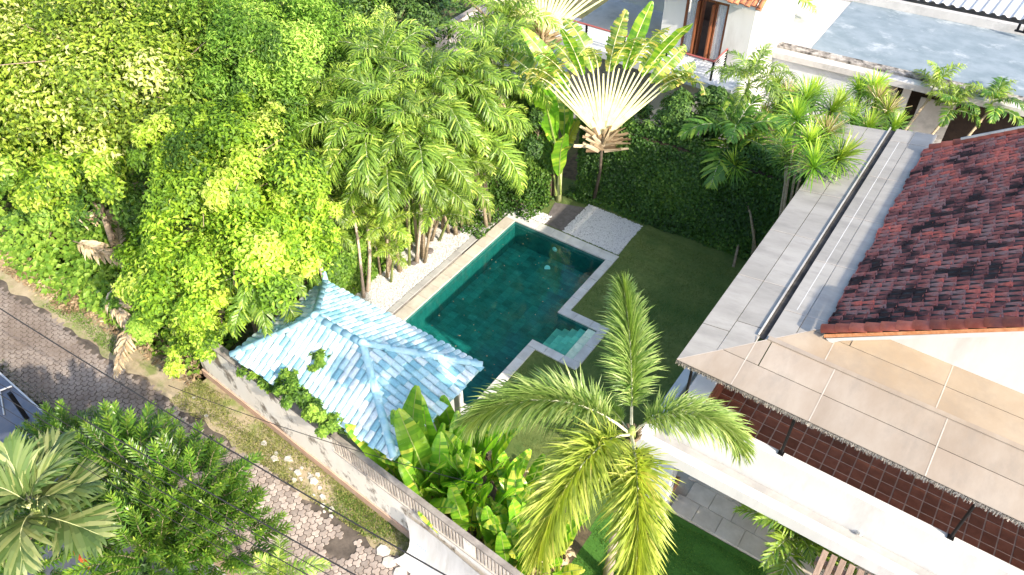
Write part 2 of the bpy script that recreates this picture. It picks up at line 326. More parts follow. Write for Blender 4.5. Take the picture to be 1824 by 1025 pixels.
def limb_mesh(base, lobes, r0, m, rng=random, reach=.8):
    mb = MB(); b = Vector(base); cz = sum(l[2] for l in lobes)/len(lobes); mid = Vector((sum(l[0] for l in lobes)/len(lobes), sum(l[1] for l in lobes)/len(lobes), b.z+(cz-b.z)*.55))
    mb.tube([b, b.lerp(mid,.5)+Vector((rng.uniform(-.15,.15),rng.uniform(-.15,.15),0)), mid], [r0, r0*.8, r0*.62], 8)
    for l in lobes:
        t = Vector(l[:3]); a = mid.lerp(t,.5)+Vector((rng.uniform(-.3,.3),rng.uniform(-.3,.3),rng.uniform(0,.3)))
        mb.tube([mid, a, t], [r0*.5, r0*.32, r0*.16], 6)
        for q in range(4):
            e = t+Vector((rng.uniform(-1,1),rng.uniform(-1,1),rng.uniform(-.2,.8)))*l[3]*reach
            mb.tube([t.lerp(a,.3), t.lerp(e,.5)+Vector((0,0,.1)), e], [r0*.18, r0*.11, r0*.04], 4)
    return mb
def tree(label, base, lobes, n, size, m, r0=.16, group=None, cat='tree', name='broadleaf_tree', bark='bark', **k):
    t = thing(name, label, cat, base, group); L2 = [(x-base[0], y-base[1], z-base[2], r, rz) for x, y, z, r, rz in lobes]
    limb_mesh((0,0,0), L2, r0, m, reach=1.15 if m == 'olive' else .8).build('trunk', M[bark], t, True)
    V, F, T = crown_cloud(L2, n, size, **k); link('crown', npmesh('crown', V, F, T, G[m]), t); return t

# ---- palm fronds: rachis + leaflets; base at the origin, growing along +X and up, bending down
def frond(L, n, ll, lw, a0=60, arch=95, plum=0.0, droop=.5, sweep=45, tint=(.5,.2), seed=0, start=.14, bare=0, hook=1.4, mats=None, vee=25, rr=.018, brush=False):
    rg = np.random.default_rng(seed); K = 24; s = np.linspace(0,1,K); ang = np.radians(a0-arch*s**hook)
    dx = np.cos(ang)*L/K; dz = np.sin(ang)*L/K; X = np.concatenate([[0],np.cumsum(dx)])[:K]; Z = np.concatenate([[0],np.cumsum(dz)])[:K]
    side = rg.uniform(-.12,.12)*s**2*L; C = np.stack([X, side, Z],1); Tn = unit(np.gradient(C, axis=0))
    mb = MB(); mb.tube([tuple(c) for c in C[::3]]+[tuple(C[-1])], [rr*(1-.8*q) for q in np.linspace(0,1,len(C[::3])+1)], 4, mi=1, t=.8)
    for i in range(n):
        u = start+(1-start)*(i+rg.uniform(-.2,.2))/n; u = min(max(u,0),.995); f = u*(K-1); k = int(f); fr = f-k; c = C[k]*(1-fr)+C[min(k+1,K-1)]*fr; t = Tn[k]
        up = unit(np.cross(t, [0,1,0])); up = up if up[2] > -.2 else -up
        y = np.cross(up, t)
        prof = math.sin(PI*min(1, (.16+.84*((u-start)/(1-start)))**.75))**.55 if u < .97 else .35
        if brush: prof = min(1, .45+(u-start)*3.5)*(1-.42*u**5)
        for sgn in ((-1,1) if plum < .5 else (-1,1,-1,1)):
            if plum: ph = math.radians(rg.uniform(-75,150) if plum > .5 else rg.uniform(-10,55))
            else: ph = math.radians(vee+rg.normal(0,6))
            sw = math.radians(sweep+rg.normal(0,7)+ (22*(u-.4)))
            d = unit(y*sgn*math.cos(ph)*math.cos(sw)+up*math.sin(ph)*math.cos(sw)+t*math.sin(sw))
            l = ll*prof*rg.uniform(.82,1.08); wv = lw*(.6+.4*prof)
            d2 = unit(d+np.array([0,0,-droop*rg.uniform(.6,1.4)])); d3 = unit(d2+np.array([0,0,-droop]))
            nrm = unit(np.cross(d, t)); wd = unit(np.cross(d, nrm)) if False else t-d*np.dot(t,d); wd = unit(wd+up*.25*sgn*0)
            p1 = c+d*l*.33; p2 = p1+d2*l*.37; p3 = p2+d3*l*.30
            tt = float(np.clip(tint[0]+rg.normal(0,tint[1])-(0 if u < .9 else -.1), 0, 1))
            mb.add([c-wd*wv*.25, c+wd*wv*.25, p1+wd*wv*.5, p1-wd*wv*.5, p2+wd*wv*.42, p2-wd*wv*.42, p3], [(0,1,2,3),(3,2,4,5),(5,4,6)], 0, tt)
    return mb.mesh('frond', mats)
def palm(label, base, top, fronds, fr=(12, 20, 80), trunk_r=.07, scale=1.0, group=None, name='areca_palm', cat='palm', shaft=True, tm='trunk', spin=0, lean_mid=None, fname='frond'):
    """fronds = list of meshes; fr = (count, lowest pitch, highest pitch) extra pitch in degrees added to each frond's own rise"""
    t = thing(name, label, cat, base, group); b = Vector(base); tp = Vector(top)-b
    mid = tp*.5+Vector((random.uniform(-.08,.08), random.uniform(-.08,.08), 0))
    if trunk_r:
        mb = MB(); pts = [tp*0, tp*.25+(mid-tp*.5)*.6, mid, tp*.75+(mid-tp*.5)*.7, tp]
        mb.tube(pts, [trunk_r*1.5, trunk_r*1.05, trunk_r*.95, trunk_r*.9, trunk_r*.8], 8)
        z = .15
        while z < tp.z*.92:   # leaf-scar rings
            q = z/tp.z; c = tp*q + (mid-tp*.5)*math.sin(PI*q); mb.tube([c-Vector((0,0,.012)), c+Vector((0,0,.012))], trunk_r*1.12, 8); z += .17
        mb.build('trunk', M[tm], t, True)
    if shaft:
        mb = MB(); mb.tube([tp-Vector((0,0,.1)), tp+Vector((0,0,.25)), tp+Vector((0,0,.5))], [trunk_r*1.15+.01, trunk_r*1.0, trunk_r*.4], 8); mb.build('crownshaft', M['shaft'], t, True)
    n, lo, hi = fr
    for i in range(n):
        az = spin+i*2.39996+random.uniform(-.2,.2); q = (i+.5)/n; pitch = math.radians(lo+(hi-lo)*q+random.uniform(-6,6))
        me = fronds[i % len(fronds)]
        link(fname, me, t, tp+Vector((0,0,.15+.3*q)), (0, -pitch, az), scale*random.uniform(.85,1.12)*(1-.25*q))
    return t
# ============================================================= the setting
def sheet_obj(name, pts, z, m, **tags):
    mb = MB(); mb.add([(x, y, z) for x, y in pts], [tuple(range(len(pts)))]); return mb.build(name, m, **(tags or dict(kind='structure')))
def rect(x0, y0, x1, y1): return [(x0,y0),(x1,y0),(x1,y1),(x0,y1)]
def frame_sheet(name, outer, holes_x, z, m):
    """a rectangle with axis-aligned holes, cut into cells"""
    x0,y0,x1,y1 = outer; xs = sorted({x0,x1}|{h[i] for h in holes_x for i in (0,2)}); ys = sorted({y0,y1}|{h[i] for h in holes_x for i in (1,3)})
    mb = MB()
    for a,b in zip(xs, xs[1:]):
        for c,d in zip(ys, ys[1:]):
            mx,my = (a+b)/2,(c+d)/2
            if any(h[0]<mx<h[2] and h[1]<my<h[3] for h in holes_x): continue
            mb.add([(a,c,z),(b,c,z),(b,d,z),(a,d,z)], [(0,1,2,3)])
    return mb.build(name, m, kind='structure')
PX0, PX1, PY0, PY1 = 0.0, 3.82, -7.78, 0.0      # pool
RX1, RY0, RY1 = 5.29, -4.57, -3.10              # the stair recess
holes = [(PX0-.02, PY0-.02, PX1+.02, PY1+.02), (PX1-.01, RY0-.02, RX1+.02, RY1+.02)]
frame_sheet('ground', (-300,-300,300,300), holes, -.03, M['dirt'])
frame_sheet('lawn', (-.3, -11.2, 13.0, 3.6), holes, 0.0, M['lawn'])
sheet_obj('front_lawn', rect(8.6,-11.0,14.5,-7.56), .006, M['turf'])
sheet_obj('gravel_strip', [(-2.5,-8.0),(-.6,-8.0),(-.6,.1),(-2.5,.1)], .012, M['gravel'])
sheet_obj('gravel_corner', [(1.75,.52),(4.05,.52),(3.95,2.4),(1.8,2.4)], .012, M['gravel'])
sheet_obj('gravel_end', [(-.35,.5),(.95,.5),(.6,1.0),(-.35,1.0)], .012, M['gravel'])
sheet_obj('slate_paving', [(.93,.51),(1.75,.51),(1.8,2.2),(.6,1.8)], .016, M['slate'])
sheet_obj('forest_floor', [(-40,-11.6),(-3.3,-11.6),(-3.3,3.2),(0.4,3.4),(0.4,30),(-40,30)], .004, M['jungle'])
sheet_obj('flower_bed', [(3.3,-11.6),(8.7,-11.6),(8.7,-9.2),(6.5,-8.7),(3.9,-8.7),(3.3,-8.4)], .008, M['soil'])
# the verge between wall and street, broken edge
mb = MB(); top = []; bot = []
for i in range(120):
    x = -14+i*.2; top.append((x, -11.25-.068*(x+3.4), .004)); bot.append((x, -12.52+.07*math.sin(x*2.3)+.08*math.sin(x*5.1+1), .004))
mb.add(top+bot, [(i+120, i+121, i+1, i) for i in range(119)]); mb.build('verge', M['verge'], kind='structure')
sheet_obj('street', rect(-40,-14.95,30,-12.45), -.006, M['joint'])
# trefoil concrete pavers: each covers three cells of a hexagon grid
def paver_mesh():
    r = .0625; cells = [(0,0),(1,0),(0,1)]; a = r*math.sqrt(3)
    cs = [Vector((a*(i+j*.5), r*1.5*j, 0)) for i, j in cells]; cen = sum(cs, Vector())/3
    pts = []
    for c in cs:
        for k in range(6):
            p = c+Vector((math.sin(PI/3*k)*r, math.cos(PI/3*k)*r, 0))
            if not any((p-q).length < 1e-4 for q in pts): pts.append(p)
    pts = [p for p in pts if (p-cen).length > .01]; pts.sort(key=lambda p: math.atan2(p.y-cen.y, p.x-cen.x))
    # trefoil outline with soft lobes
    out = [cen+(p-cen)*.89 for p in pts]; n = len(out)
    vs = [(p.x-cen.x, p.y-cen.y, -.03) for p in out]+[(p.x-cen.x, p.y-cen.y, .016) for p in out]+[((p.x-cen.x)*.9, (p.y-cen.y)*.9, .022) for p in out]
    fs = [(i,(i+1)%n,(i+1)%n+n,i+n) for i in range(n)]+[(i+n,(i+1)%n+n,(i+1)%n+2*n,i+2*n) for i in range(n)]+[tuple(range(2*n,3*n))]
    return vs, fs, cen, a, r
pv, pf, pcen, pa, pr = paver_mesh()
S = 1.08; spots = []
for u in range(-260, 260):
    for v in range(-200, 200):
        i, j = u-v, u+2*v
        x = (pa*(i+j*.5)+pcen.x)*S; y = (pr*1.5*j+pcen.y)*S
        X, Y = x-3.0, y-13.6
        if not (-19 < X < 11 and -14.75+.10*math.sin(X*1.9) < Y < -12.62+.10*math.sin(X*1.3+1)): continue
        # worn wheel tracks hide some pavers under dirt
        h = math.sin(X*.9+Y*2.1)+math.sin(X*2.3-Y*1.7+2)+math.sin(X*.37+1)
        if h > 1.9 and random.random() < .7: continue
        if X > 2.4 and Y < -14.0 and random.random() < .6: continue
        spots.append((X, Y))
camp = cam.matrix_world.translation
spots.sort(key=lambda s: (Vector((s[0], s[1], 0))-camp).length if (-9 < s[0] < 6.5 and s[1] > -14.6 + max(0,(-2-s[0])*0)) else 99)
mb0 = MB(); mb0.add([(x*S, y*S, z) for x, y, z in pv], pf); pme = mb0.mesh('paver', M['paver'])
mbs = MB(); road = bpy.data.objects['street']
for k, (X, Y) in enumerate(spots):
    dz = random.uniform(-.012,.004)
    if k < 300: link('paver', pme, road, (X, Y, dz), (random.uniform(-.03,.03), random.uniform(-.03,.03), random.uniform(-.05,.05)))
    else:
        c, s_ = math.cos(random.uniform(-.05,.05)), 0; mbs.add([(x*S+X, y*S+Y, z+dz) for x, y, z in pv], pf[-len(pv)//3-1:] , 0, random.random())
mbs.build('paver_field', M['paver'], road, kind='stuff')

# ============================================================= swimming pool
pool = thing('swimming_pool', 'rectangular pool of dark green stone with pale coping and corner steps', 'swimming pool', (0,0,0))
WZ = -.10; FZ = -1.0
mb = MB()
def wall_q(mb, a, b, z0, z1): mb.add([(a[0],a[1],z0),(b[0],b[1],z0),(b[0],b[1],z1),(a[0],a[1],z1)], [(0,1,2,3)])
ring = [(PX0,PY0),(PX0,PY1),(PX1,PY1),(PX1,RY1),(RX1,RY1),(RX1,RY0),(PX1,RY0),(PX1,PY0)]
for i in range(8): wall_q(mb, ring[i], ring[(i+1)%8], FZ, -.002)
mb.add([(PX0,PY0,FZ),(PX1,PY0,FZ),(PX1,PY1,FZ),(PX0,PY1,FZ)], [(0,1,2,3)]); mb.add([(PX1,RY0,FZ),(RX1,RY0,FZ),(RX1,RY1,FZ),(PX1,RY1,FZ)], [(0,1,2,3)])
mb.build('basin', M['poolt'], pool)
def stones(x0, y0, x1, y1, along, L, m, z=.05, name='coping_stone', par=pool, gap=.008, h=.06):
    a0, a1 = (x0, x1) if along == 'x' else (y0, y1); n = max(1, round((a1-a0)/L)); st = (a1-a0)/n
    for i in range(n):
        mb = MB(); p, q = a0+i*st+gap/2, a0+(i+1)*st-gap/2; dz = random.uniform(-.003,.002)
        if along == 'x': mb.bbox(p, y0, z-h, q, y1, z+dz, .006)
        else: mb.bbox(x0, p, z-h, x1, q, z+dz, .006)
        mb.build(name, m, par)
stones(-.42, PY0-.42, 0, PY1+.02, 'y', .62, M['copl'])
stones(-.42, .02, PX1+.30, .42, 'x', .62, M['coping'])
stones(PX1, RY1+.30, PX1+.30, 0.012, 'y', .62, M['coping'])
stones(PX1, RY1, RX1+.30, RY1+.30, 'x', .6, M['coping'])
stones(RX1, RY0, RX1+.30, RY1-.003, 'y', .6, M['coping'])
stones(PX1, RY0-.30, RX1+.30, RY0-.003, 'x', .6, M['coping'])
stones(PX1, PY0, PX1+.30, RY0-.306, 'y', .6, M['coping'])
stones(0.003, PY0-.42, PX1+.30, PY0-.003, 'x', .62, M['coping'])
for k in range(5):                      # steps go down towards the deep water
    x1 = RX1-.02-k*.29; zt = -.03-.17*k
    st = MB(); st.box(x1-.29, RY0+.005, FZ, x1, RY1-.005, zt-.02); sb = st.build('step', M['step'], pool)
    n = 4
    for j in range(n):
        w0 = (RY1-RY0-.02)/n; y0 = RY0+.01+j*w0; mb = MB(); mb.bbox(x1-.29+.004, y0+.003, zt-.019, x1-.004, y0+w0-.003, zt, .004); mb.build('tile', M['step'], sb)
mb = MB(); mb.tube([(1.78,-.03,-.45),(1.78,-.045,-.45)], .10, 16); mb.tube([(1.78,-.04,-.45),(1.78,-.07,-.45)], .055, 12); mb.build('pool_light', M['white'], pool)
mb = MB(); mb.tube([(1.79,-0.52,-1.00),(1.81,-0.55,-0.97)], .11, 14); mb.build('floor_drain', M['white'], pool)
sheet_obj('pool_water', ring, WZ, M['water'])
fl = np.stack([RNG.uniform(.2,3.6,60), RNG.uniform(-7.4,-.3,60), np.full(60, WZ+.006)],1)
V_,F_,T_ = leaves(fl, RNG.normal(size=(60,3))*[1,1,0], np.tile([0,0,1.0],(60,1)), RNG.uniform(.03,.08,60), RNG.uniform(.015,.035,60), RNG.random(60), 0)
link('floating_leaves', npmesh('floating_leaves', V_, F_, T_, G['dead']), kind='stuff', label='tiny dead leaves floating on the pool water')
# overflow channel on the far-left side
ch = thing('drain_channel', 'long grey stone drain channel between gravel and pool coping', 'drain', (-.6,-4,0))
def rel(o, t): o.location = -Vector(t.location); return o
mb = MB(); mb.box(-.50,-8.2,-.028,-.425,.5,.012); rel(mb.build('slot', M['gutter'], ch), ch)
for i in range(17):
    mb = MB(); y = -8.2+i*.51; mb.bbox(-.74, y+.004, -.02, -.505, y+.506, .05+random.uniform(-.004,.004), .008); rel(mb.build('edge_stone', M['slab_roof'], ch), ch)
for i in range(12):
    mb = MB(); y = -8.2+i*.51
    if y < -2.6: mb.bbox(-.498, y+.004, .0, -.428, y+.506, .034, .004); rel(mb.build('slot_cover', M['railcap'], ch), ch)

def pebbles(name, region, n, hmax=.0, kind='stuff'):
    base = np.array([[1,0,0],[-.4,.9,0],[-.6,-.8,0],[.1,.1,.75],[0,0,-.4]]); fc = np.array([[0,1,3],[1,2,3],[2,0,3]])
    V=[];F=[];k=0
    P = np.stack([RNG.uniform(region[0],region[2],n), RNG.uniform(region[1],region[3],n), np.full(n,.012)],1)
    s = RNG.uniform(.018,.042,n); a = RNG.uniform(0,2*PI,n); c_, s_ = np.cos(a), np.sin(a)
    B = base[None]*s[:,None,None]; X = B[:,:,0]*c_[:,None]-B[:,:,1]*s_[:,None]; Y = B[:,:,0]*s_[:,None]+B[:,:,1]*c_[:,None]
    V = np.stack([X,Y,B[:,:,2]],2)+P[:,None]+RNG.uniform(0,.02,(n,1,1))*np.array([0,0,1]); F = (np.arange(n)[:,None,None]*5+fc).reshape(-1,3)
    return link(name, npmesh(name, V.reshape(-1,3), F, RNG.random(len(F)), M['pebble']), kind=kind, label='loose white pebbles spread over the bed beside the pool')
pebbles('pebbles', (-2.3,-7.9,-.76,.1), 9000)
pebbles('pebbles', (1.72,.5,4.0,2.42), 5200); pebbles('pebbles', (-.35,.46,.98,1.0), 900)
for i, (x, y, r, lb) in enumerate([(*(-1.50,-3.11,0.00)[:2],.16,'round dark stepping stone alone in the middle of the pebble strip'),(*(-1.44,-1.67,0.00)[:2],.2,'larger dark stepping stone near the far end of the pebble strip'),(*(-1.53,-3.89,0.00)[:2],.13,'small dark stepping stone beside a palm clump in the pebbles')]):
    mb = MB(); mb.tube([(0,0,0),(0,0,.045),(0,0,.06)], [r,r,r*.9], 14); o = mb.build('stepping_stone', M['slate'], None, True, group='stepping stones in the gravel'); o.location = (x,y,.012); tag(o, lb, 'stepping stone')

# ============================================================= barrel tiles
def barrel(L, W, H, n=4, th=.02, taper=.88):
    vs = []; fs = []
    for e, (x, sc_) in enumerate(((0,1),(L,taper))):
        for k in range(n+1):
            a = PI*k/n; vs.append((x, -math.cos(a)*W*.5*sc_, math.sin(a)*H*sc_+(th if e == 0 else 0)))
    fs = [(k, k+1, n+2+k, n+1+k) for k in range(n)]
    fs.append(tuple(range(n,-1,-1)))      # the thick lower lip, closed
    return vs, fs
def slope_tiles(parent, poly_fn, origin, ux, uy, un, nx, ny, L, W, mat_, H=.05, name='roof_tile', big=300, jitter=.006, expo=.86, order=None):
    """ux = up the slope, uy = across; tiles whose centre passes poly_fn; first `big` are separate parts"""
    vs, fs = barrel(L, W*.98, H); mb = MB(); mb.add(vs, fs); me = mb.mesh(name, mat_)
    ux, uy, un, o = map(Vector, (ux, uy, un, origin)); out = []; off = [random.uniform(-.16,.16)*L for _ in range(ny)]
    for i in range(nx):
        for j in range(ny):
            p = o+ux*(i*L*expo+off[j]+random.uniform(-.03,.03)*L)+uy*((j+.5)*W)
            if poly_fn(p+ux*L*.5): out.append(p)
    if order: out.sort(key=order)
    R = Matrix((ux, uy, un)).transposed()
    rest = MB()
    for k, p in enumerate(out):
        r = R @ Matrix.Rotation(random.gauss(0,.018), 3, 'Z') @ Matrix.Rotation(.035+random.gauss(0,.008), 3, 'Y')
        q = p+un*random.uniform(0, jitter)
        if k < big: o_ = link(name, me, parent); o_.matrix_local = Matrix.Translation(q) @ r.to_4x4()
        else: rest.add([q+r@Vector(v) for v in vs], fs, 0, random.random())
    if rest.v: rest.build('roof_tile_field', mat_, parent, kind='stuff')
    return out
def cap_row(parent, a, b, mat_, L=.3, W=.2, H=.09, name='ridge_tile', lift=.02, up=(0,0,1)):
    a, b = Vector(a), Vector(b); d = (b-a); n = max(1, round(d.length/L)); ux = d.normalized(); uy = Vector(up).cross(ux).normalized(); un = ux.cross(uy)
    st = d.length/n; vs, fs = barrel(st*1.12, W, H, 5, .018, .9); mb = MB(); mb.add(vs, fs); me = mb.mesh(name, mat_, True); R = Matrix((ux, uy, un)).transposed()
    for i in range(n):
        o = link(name, me, parent); o.matrix_local = Matrix.Translation(a+ux*st*i+un*(lift+random.uniform(-.006,.006))) @ (R @ Matrix.Rotation(.03, 3, 'Y') @ Matrix.Rotation(random.gauss(0,.02),3,'Z')).to_4x4()

# ============================================================= blue pavilion
pav = thing('garden_pavilion', 'open pavilion with a hipped roof of chalky sky-blue tiles', 'pavilion', (0,0,0))
ex0, ex1, ey0, ey1, ez = -1.15, 4.50, -11.50, -8.03, 2.50; rx0, rx1, ry, rz = .40, 2.08, -9.77, 3.38
A,B_,C_,D_ = (ex0,ey0,ez),(ex1,ey0,ez),(ex1,ey1,ez),(ex0,ey1,ez); R1,R2 = (rx0,ry,rz),(rx1,ry,rz)
mb = MB(); dz = .03
vs = [(x,y,z-dz) for x,y,z in (A,B_,C_,D_,R1,R2)]+[(x,y,ez-dz-.08) for x,y,_ in (A,B_,C_,D_)]
mb.add(vs, [(0,1,5,4),(1,2,5),(2,3,4,5),(3,0,4),(0,6,7,1),(1,7,8,2),(2,8,9,3),(3,9,6,0),(9,8,7,6)]); mb.build('roof_deck', M['blue_cap'], pav)
def tri_in(pts):
    P2 = [Vector((p[0],p[1])) for p in pts]
    def f(p):
        q = Vector((p.x,p.y)); n = len(P2)
        return all((P2[(i+1)%n]-P2[i]).cross(q-P2[i]) > -.03 if False else ((P2[(i+1)%n].x-P2[i].x)*(q.y-P2[i].y)-(P2[(i+1)%n].y-P2[i].y)*(q.x-P2[i].x)) > -.045 for i in range(n))
    return f
TL, TW = .34, .19
def do_slope(poly, o, updir, across, big):
    up = Vector(updir).normalized(); ac = Vector(across).normalized(); un = up.cross(ac)
    return slope_tiles(pav, tri_in(poly), Vector(o)-up*.05, up, ac, un, 8, int((Vector(across).length)/TW)+1, TL, TW, M['blue'], .045, big=big)
hy0 = ry-ey0; hy1 = ey1-ry; hx1 = ex1-rx1; hx0 = rx0-ex0
do_slope([A,B_,R2,R1], B_, (0,hy0,rz-ez), (ex0-ex1,0,0), 140)          # towards the street
do_slope([B_,C_,R2], C_, (-hx1,0,rz-ez), (0,ey0-ey1,0), 90)            # towards the house
do_slope([C_,D_,R1,R2], D_, (0,-hy1,rz-ez), (ex1-ex0,0,0), 70)         # towards the pool
do_slope([D_,A,R1], A, (hx0,0,rz-ez), (0,ey1-ey0,0), 0)
for a, b in ((A,R1),(B_,R2),(C_,R2),(D_,R1)): cap_row(pav, a, b, M['blue_cap'], .36, .2, .08)
cap_row(pav, R1, R2, M['blue_cap'], .36, .22, .085)
for p in (R1, R2):
    mb = MB(); mb.tube([(0,0,0),(0,0,.08),(0,0,.13)], [.13,.12,.05], 10); mb.build('ridge_cap', M['blue_cap'], pav, True).location = (p[0],p[1],p[2]+.03)
mb = MB(); mb.tube([(0,0,0),(-.02,.03,.1),(-.05,.07,.26),(-.04,.06,.34)], [.10,.085,.06,.015], 8); mb.build('corner_finial', M['blue_cap'], pav, True).location = (ex0,ey1,ez+.03)
for x in (ex0+.55, ex1-.5):
    for y in (ey0+.5, ey1-.45):
        mb = MB(); mb.box(x-.09,y-.09,0,x+.09,y+.09,ez-.1); mb.box(x-.13,y-.13,0,x+.13,y+.13,.18); mb.build('post', M['plaster'], pav)
mb = MB(); mb.box(ex0+.3,ey0+.3,0.0,ex1-.25,ey1-.2+.02,.04); mb.build('floor_slab', M['copl'], pav)

# ============================================================= street wall
wt = thing('street_wall', 'long stained white wall with pink plinth and slatted parapet along the street', 'wall', (0,-11.55,0))
wt.location = (-3.4,-11.32,0); wt.rotation_euler = (0,0,math.atan(-.068))
mb = MB(); mb.box(0,0,.0,6.0,.18,2.0); mb.box(6.0,.0,0,14,.18,1.5); mb.build('wall_face', M['wallp'], wt)
mb = MB(); mb.box(-.03,-.05,0,14,-.002,.30); mb.build('plinth', M['plinth'], wt)
mb = MB(); mb.box(-.02,-.03,2.0,5.98,.21,2.05); mb.build('wall_coping', M['railcap'], wt)
mb = MB(); mb.box(6.02,-.01,2.10,14,.13,2.16); mb.build('rail_cap', M['railcap'], wt)
mb = MB(); mb.box(6.0,-.03,1.5,14,.19,1.54); mb.build('rail_sill', M['rail'], wt)
mbx = MB(); mbx.box(-.03,-.0,1.54,.03,.05,2.10); me = mbx.mesh('baluster', M['rail'])
mbx = MB(); mbx.box(-.04,.12,1.66,.04,.15,2.08)
for i in range(76):
    if i in (41,42,43): continue
    link('baluster', me, wt, (6.08+i*.104, 0, 0), (0,0,0), (random.uniform(.85,1.1),1,1))
mb = MB(); mb.box(6.02,.09,1.54,13.98,.125,2.09); mb.build('back_panel', M['railcap'], wt)
mb = MB(); mb.box(10.32,-.005,1.545,10.66,.06,2.095); mb.build('filled_section', M['wallp'], wt)

# curved sheet in front of the wall
sh = thing('metal_sheet', 'pale grey curved sheet leaning against the street wall, faded blue print', 'metal sheet', (5.1,-11.98,0))
mb = MB(); nx, ny = 24, 8; vs = []
for i in range(nx+1):
    for j in range(ny+1):
        u, v = i/nx, j/ny
        vs.append((u*5.2+.28*math.sin(v*PI)*(1-u)*.9, -.068*u*5.2-.03-.62*(1-v)**1.3+.03*math.sin(u*9), .06+1.22*v-.25*math.sin(v*PI)))
o = len(vs); mb.add(vs+[(x,y+.02,z-.01) for x,y,z in vs], [(i*(ny+1)+j,(i+1)*(ny+1)+j,(i+1)*(ny+1)+j+1,i*(ny+1)+j+1) for i in range(nx) for j in range(ny)]+[(o+i*(ny+1)+j+1,o+(i+1)*(ny+1)+j+1,o+(i+1)*(ny+1)+j,o+i*(ny+1)+j) for i in range(nx) for j in range(ny)])
mb.build('curved_sheet', M['sheet'], sh, True)
def sheet_pt(u, v, lift=.006):
    return (u*5.2+.28*math.sin(v*PI)*(1-u)*.9, -.068*u*5.2-.03-.62*(1-v)**1.3+.03*math.sin(u*9)-lift, .06+1.22*v-.25*math.sin(v*PI)+lift)
mb = MB()
for (u0, v0, n_, s_) in ((.10,.42,11,1),(.205,.36,3,2.2),(.33,.30,12,1),(.045,.63,5,1.6)):
    for k in range(n_):
        u = u0+k*.008*s_; h = random.uniform(.012,.03)*s_; v1 = v0-k*.004
        mb.add([sheet_pt(u,v1), sheet_pt(u+.005*s_,v1), sheet_pt(u+.005*s_+.002,v1+h), sheet_pt(u+.001,v1+h)], [(0,1,2,3)])
mb.build('faded_print', M['blue_mark'], sh)
for i in range(9):
    x, y = 4.75+i*.36+random.uniform(-.08,.08), -12.62+random.uniform(-.1,.08)-i*.03; r = random.uniform(.17,.28)
    mb = MB(); k = 7; a0 = random.random()*6; pts = [(math.cos(a0+2*PI*q/k)*r*random.uniform(.75,1.1), math.sin(a0+2*PI*q/k)*r*random.uniform(.6,1)) for q in range(k)]
    mb.add([(a,b,0) for a,b in pts]+[(a*.96,b*.96,.05) for a,b in pts], [(q,(q+1)%k,(q+1)%k+k,q+k) for q in range(k)]+[tuple(range(k,2*k))])
    o = mb.build('flagstone', M['rubble']); o.location = (x,y,.005)
    tag(o, 'broken pale flagstone lying in the row along the foot of the curved sheet', 'stone', 'flagstones below the curved sheet')
RB = {(.81,-12.01):'largest squarish pale rubble chunk on the verge, nearest the wall', (-.12,-12.03):'pale rubble chunk lying alone at the upper end of the scatter', (.42,-12.07):'narrow pale rubble shard next to the second chunk of the scatter', (2.86,-12.45):'pale rubble chunk lying by the thick cable line at the lower end'}
rb = [(-.12,-12.03,.13),(.42,-12.07,.09),(.5,-12.2,.15),(.81,-12.01,.16),(1.32,-11.99,.08),(1.44,-12.38,.1),(1.72,-12.07,.12),(1.9,-12.1,.15),(2.43,-12.32,.11),(2.86,-12.45,.12),(2.16,-12.16,.08),(1.34,-12.17,.12),(1.83,-11.91,.1),(1.55,-12.25,.08),(2.6,-12.5,.09),(1.1,-12.2,.07),(1.62,-12.0,.07),(2.2,-12.4,.06),(-3.0,-12.1,.08),(-2.2,-12.3,.09),(3.0,-12.6,.08),(2.75,-12.6,.06)]
for x, y, r in rb:
    mb = MB(); k = 5; a0 = random.random()*6; pts = [(math.cos(a0+2*PI*q/k)*r*random.uniform(.7,1.15), math.sin(a0+2*PI*q/k)*r*random.uniform(.5,.9)) for q in range(k)]
    h = r*random.uniform(.3,.7); mb.add([(a,b,0) for a,b in pts]+[(a*.85,b*.85,h*random.uniform(.7,1)) for a,b in pts], [(q,(q+1)%k,(q+1)%k+k,q+k) for q in range(k)]+[tuple(range(k,2*k))])
    o = mb.build('rubble_stone', M['rubble']); o.location = (x,y,-.01)
    tag(o, RB.get((x,y), 'small broken chunk of pale rubble scattered on the dry grass verge'), 'stone', 'rubble on the verge')

# ============================================================= main house
H = thing('main_house', 'large white house with beige panel eaves, dark red tiled gable roof and tiled balcony', 'house', (0,0,0))
PZ = lambda d: 5.50+.155*d      # roof height, d metres in from the eave
def panel(pts2, m, name='roof_panel', th=.035, grow=0, dz=0):
    """pts2: (x, y, inward distance) ccw"""
    top = [(x,y,PZ(d)+dz) for x,y,d in pts2]; n = len(top); mb = MB()
    mb.add(top+[(x,y,z-th) for x,y,z in top], [tuple(range(n)), tuple(range(2*n-1,n-1,-1))]+[(i,i+n,(i+1)%n+n,(i+1)%n) for i in range(n)])
    return mb.build(name, m, H)
EX, EY = 9.40, -7.60; g = .012
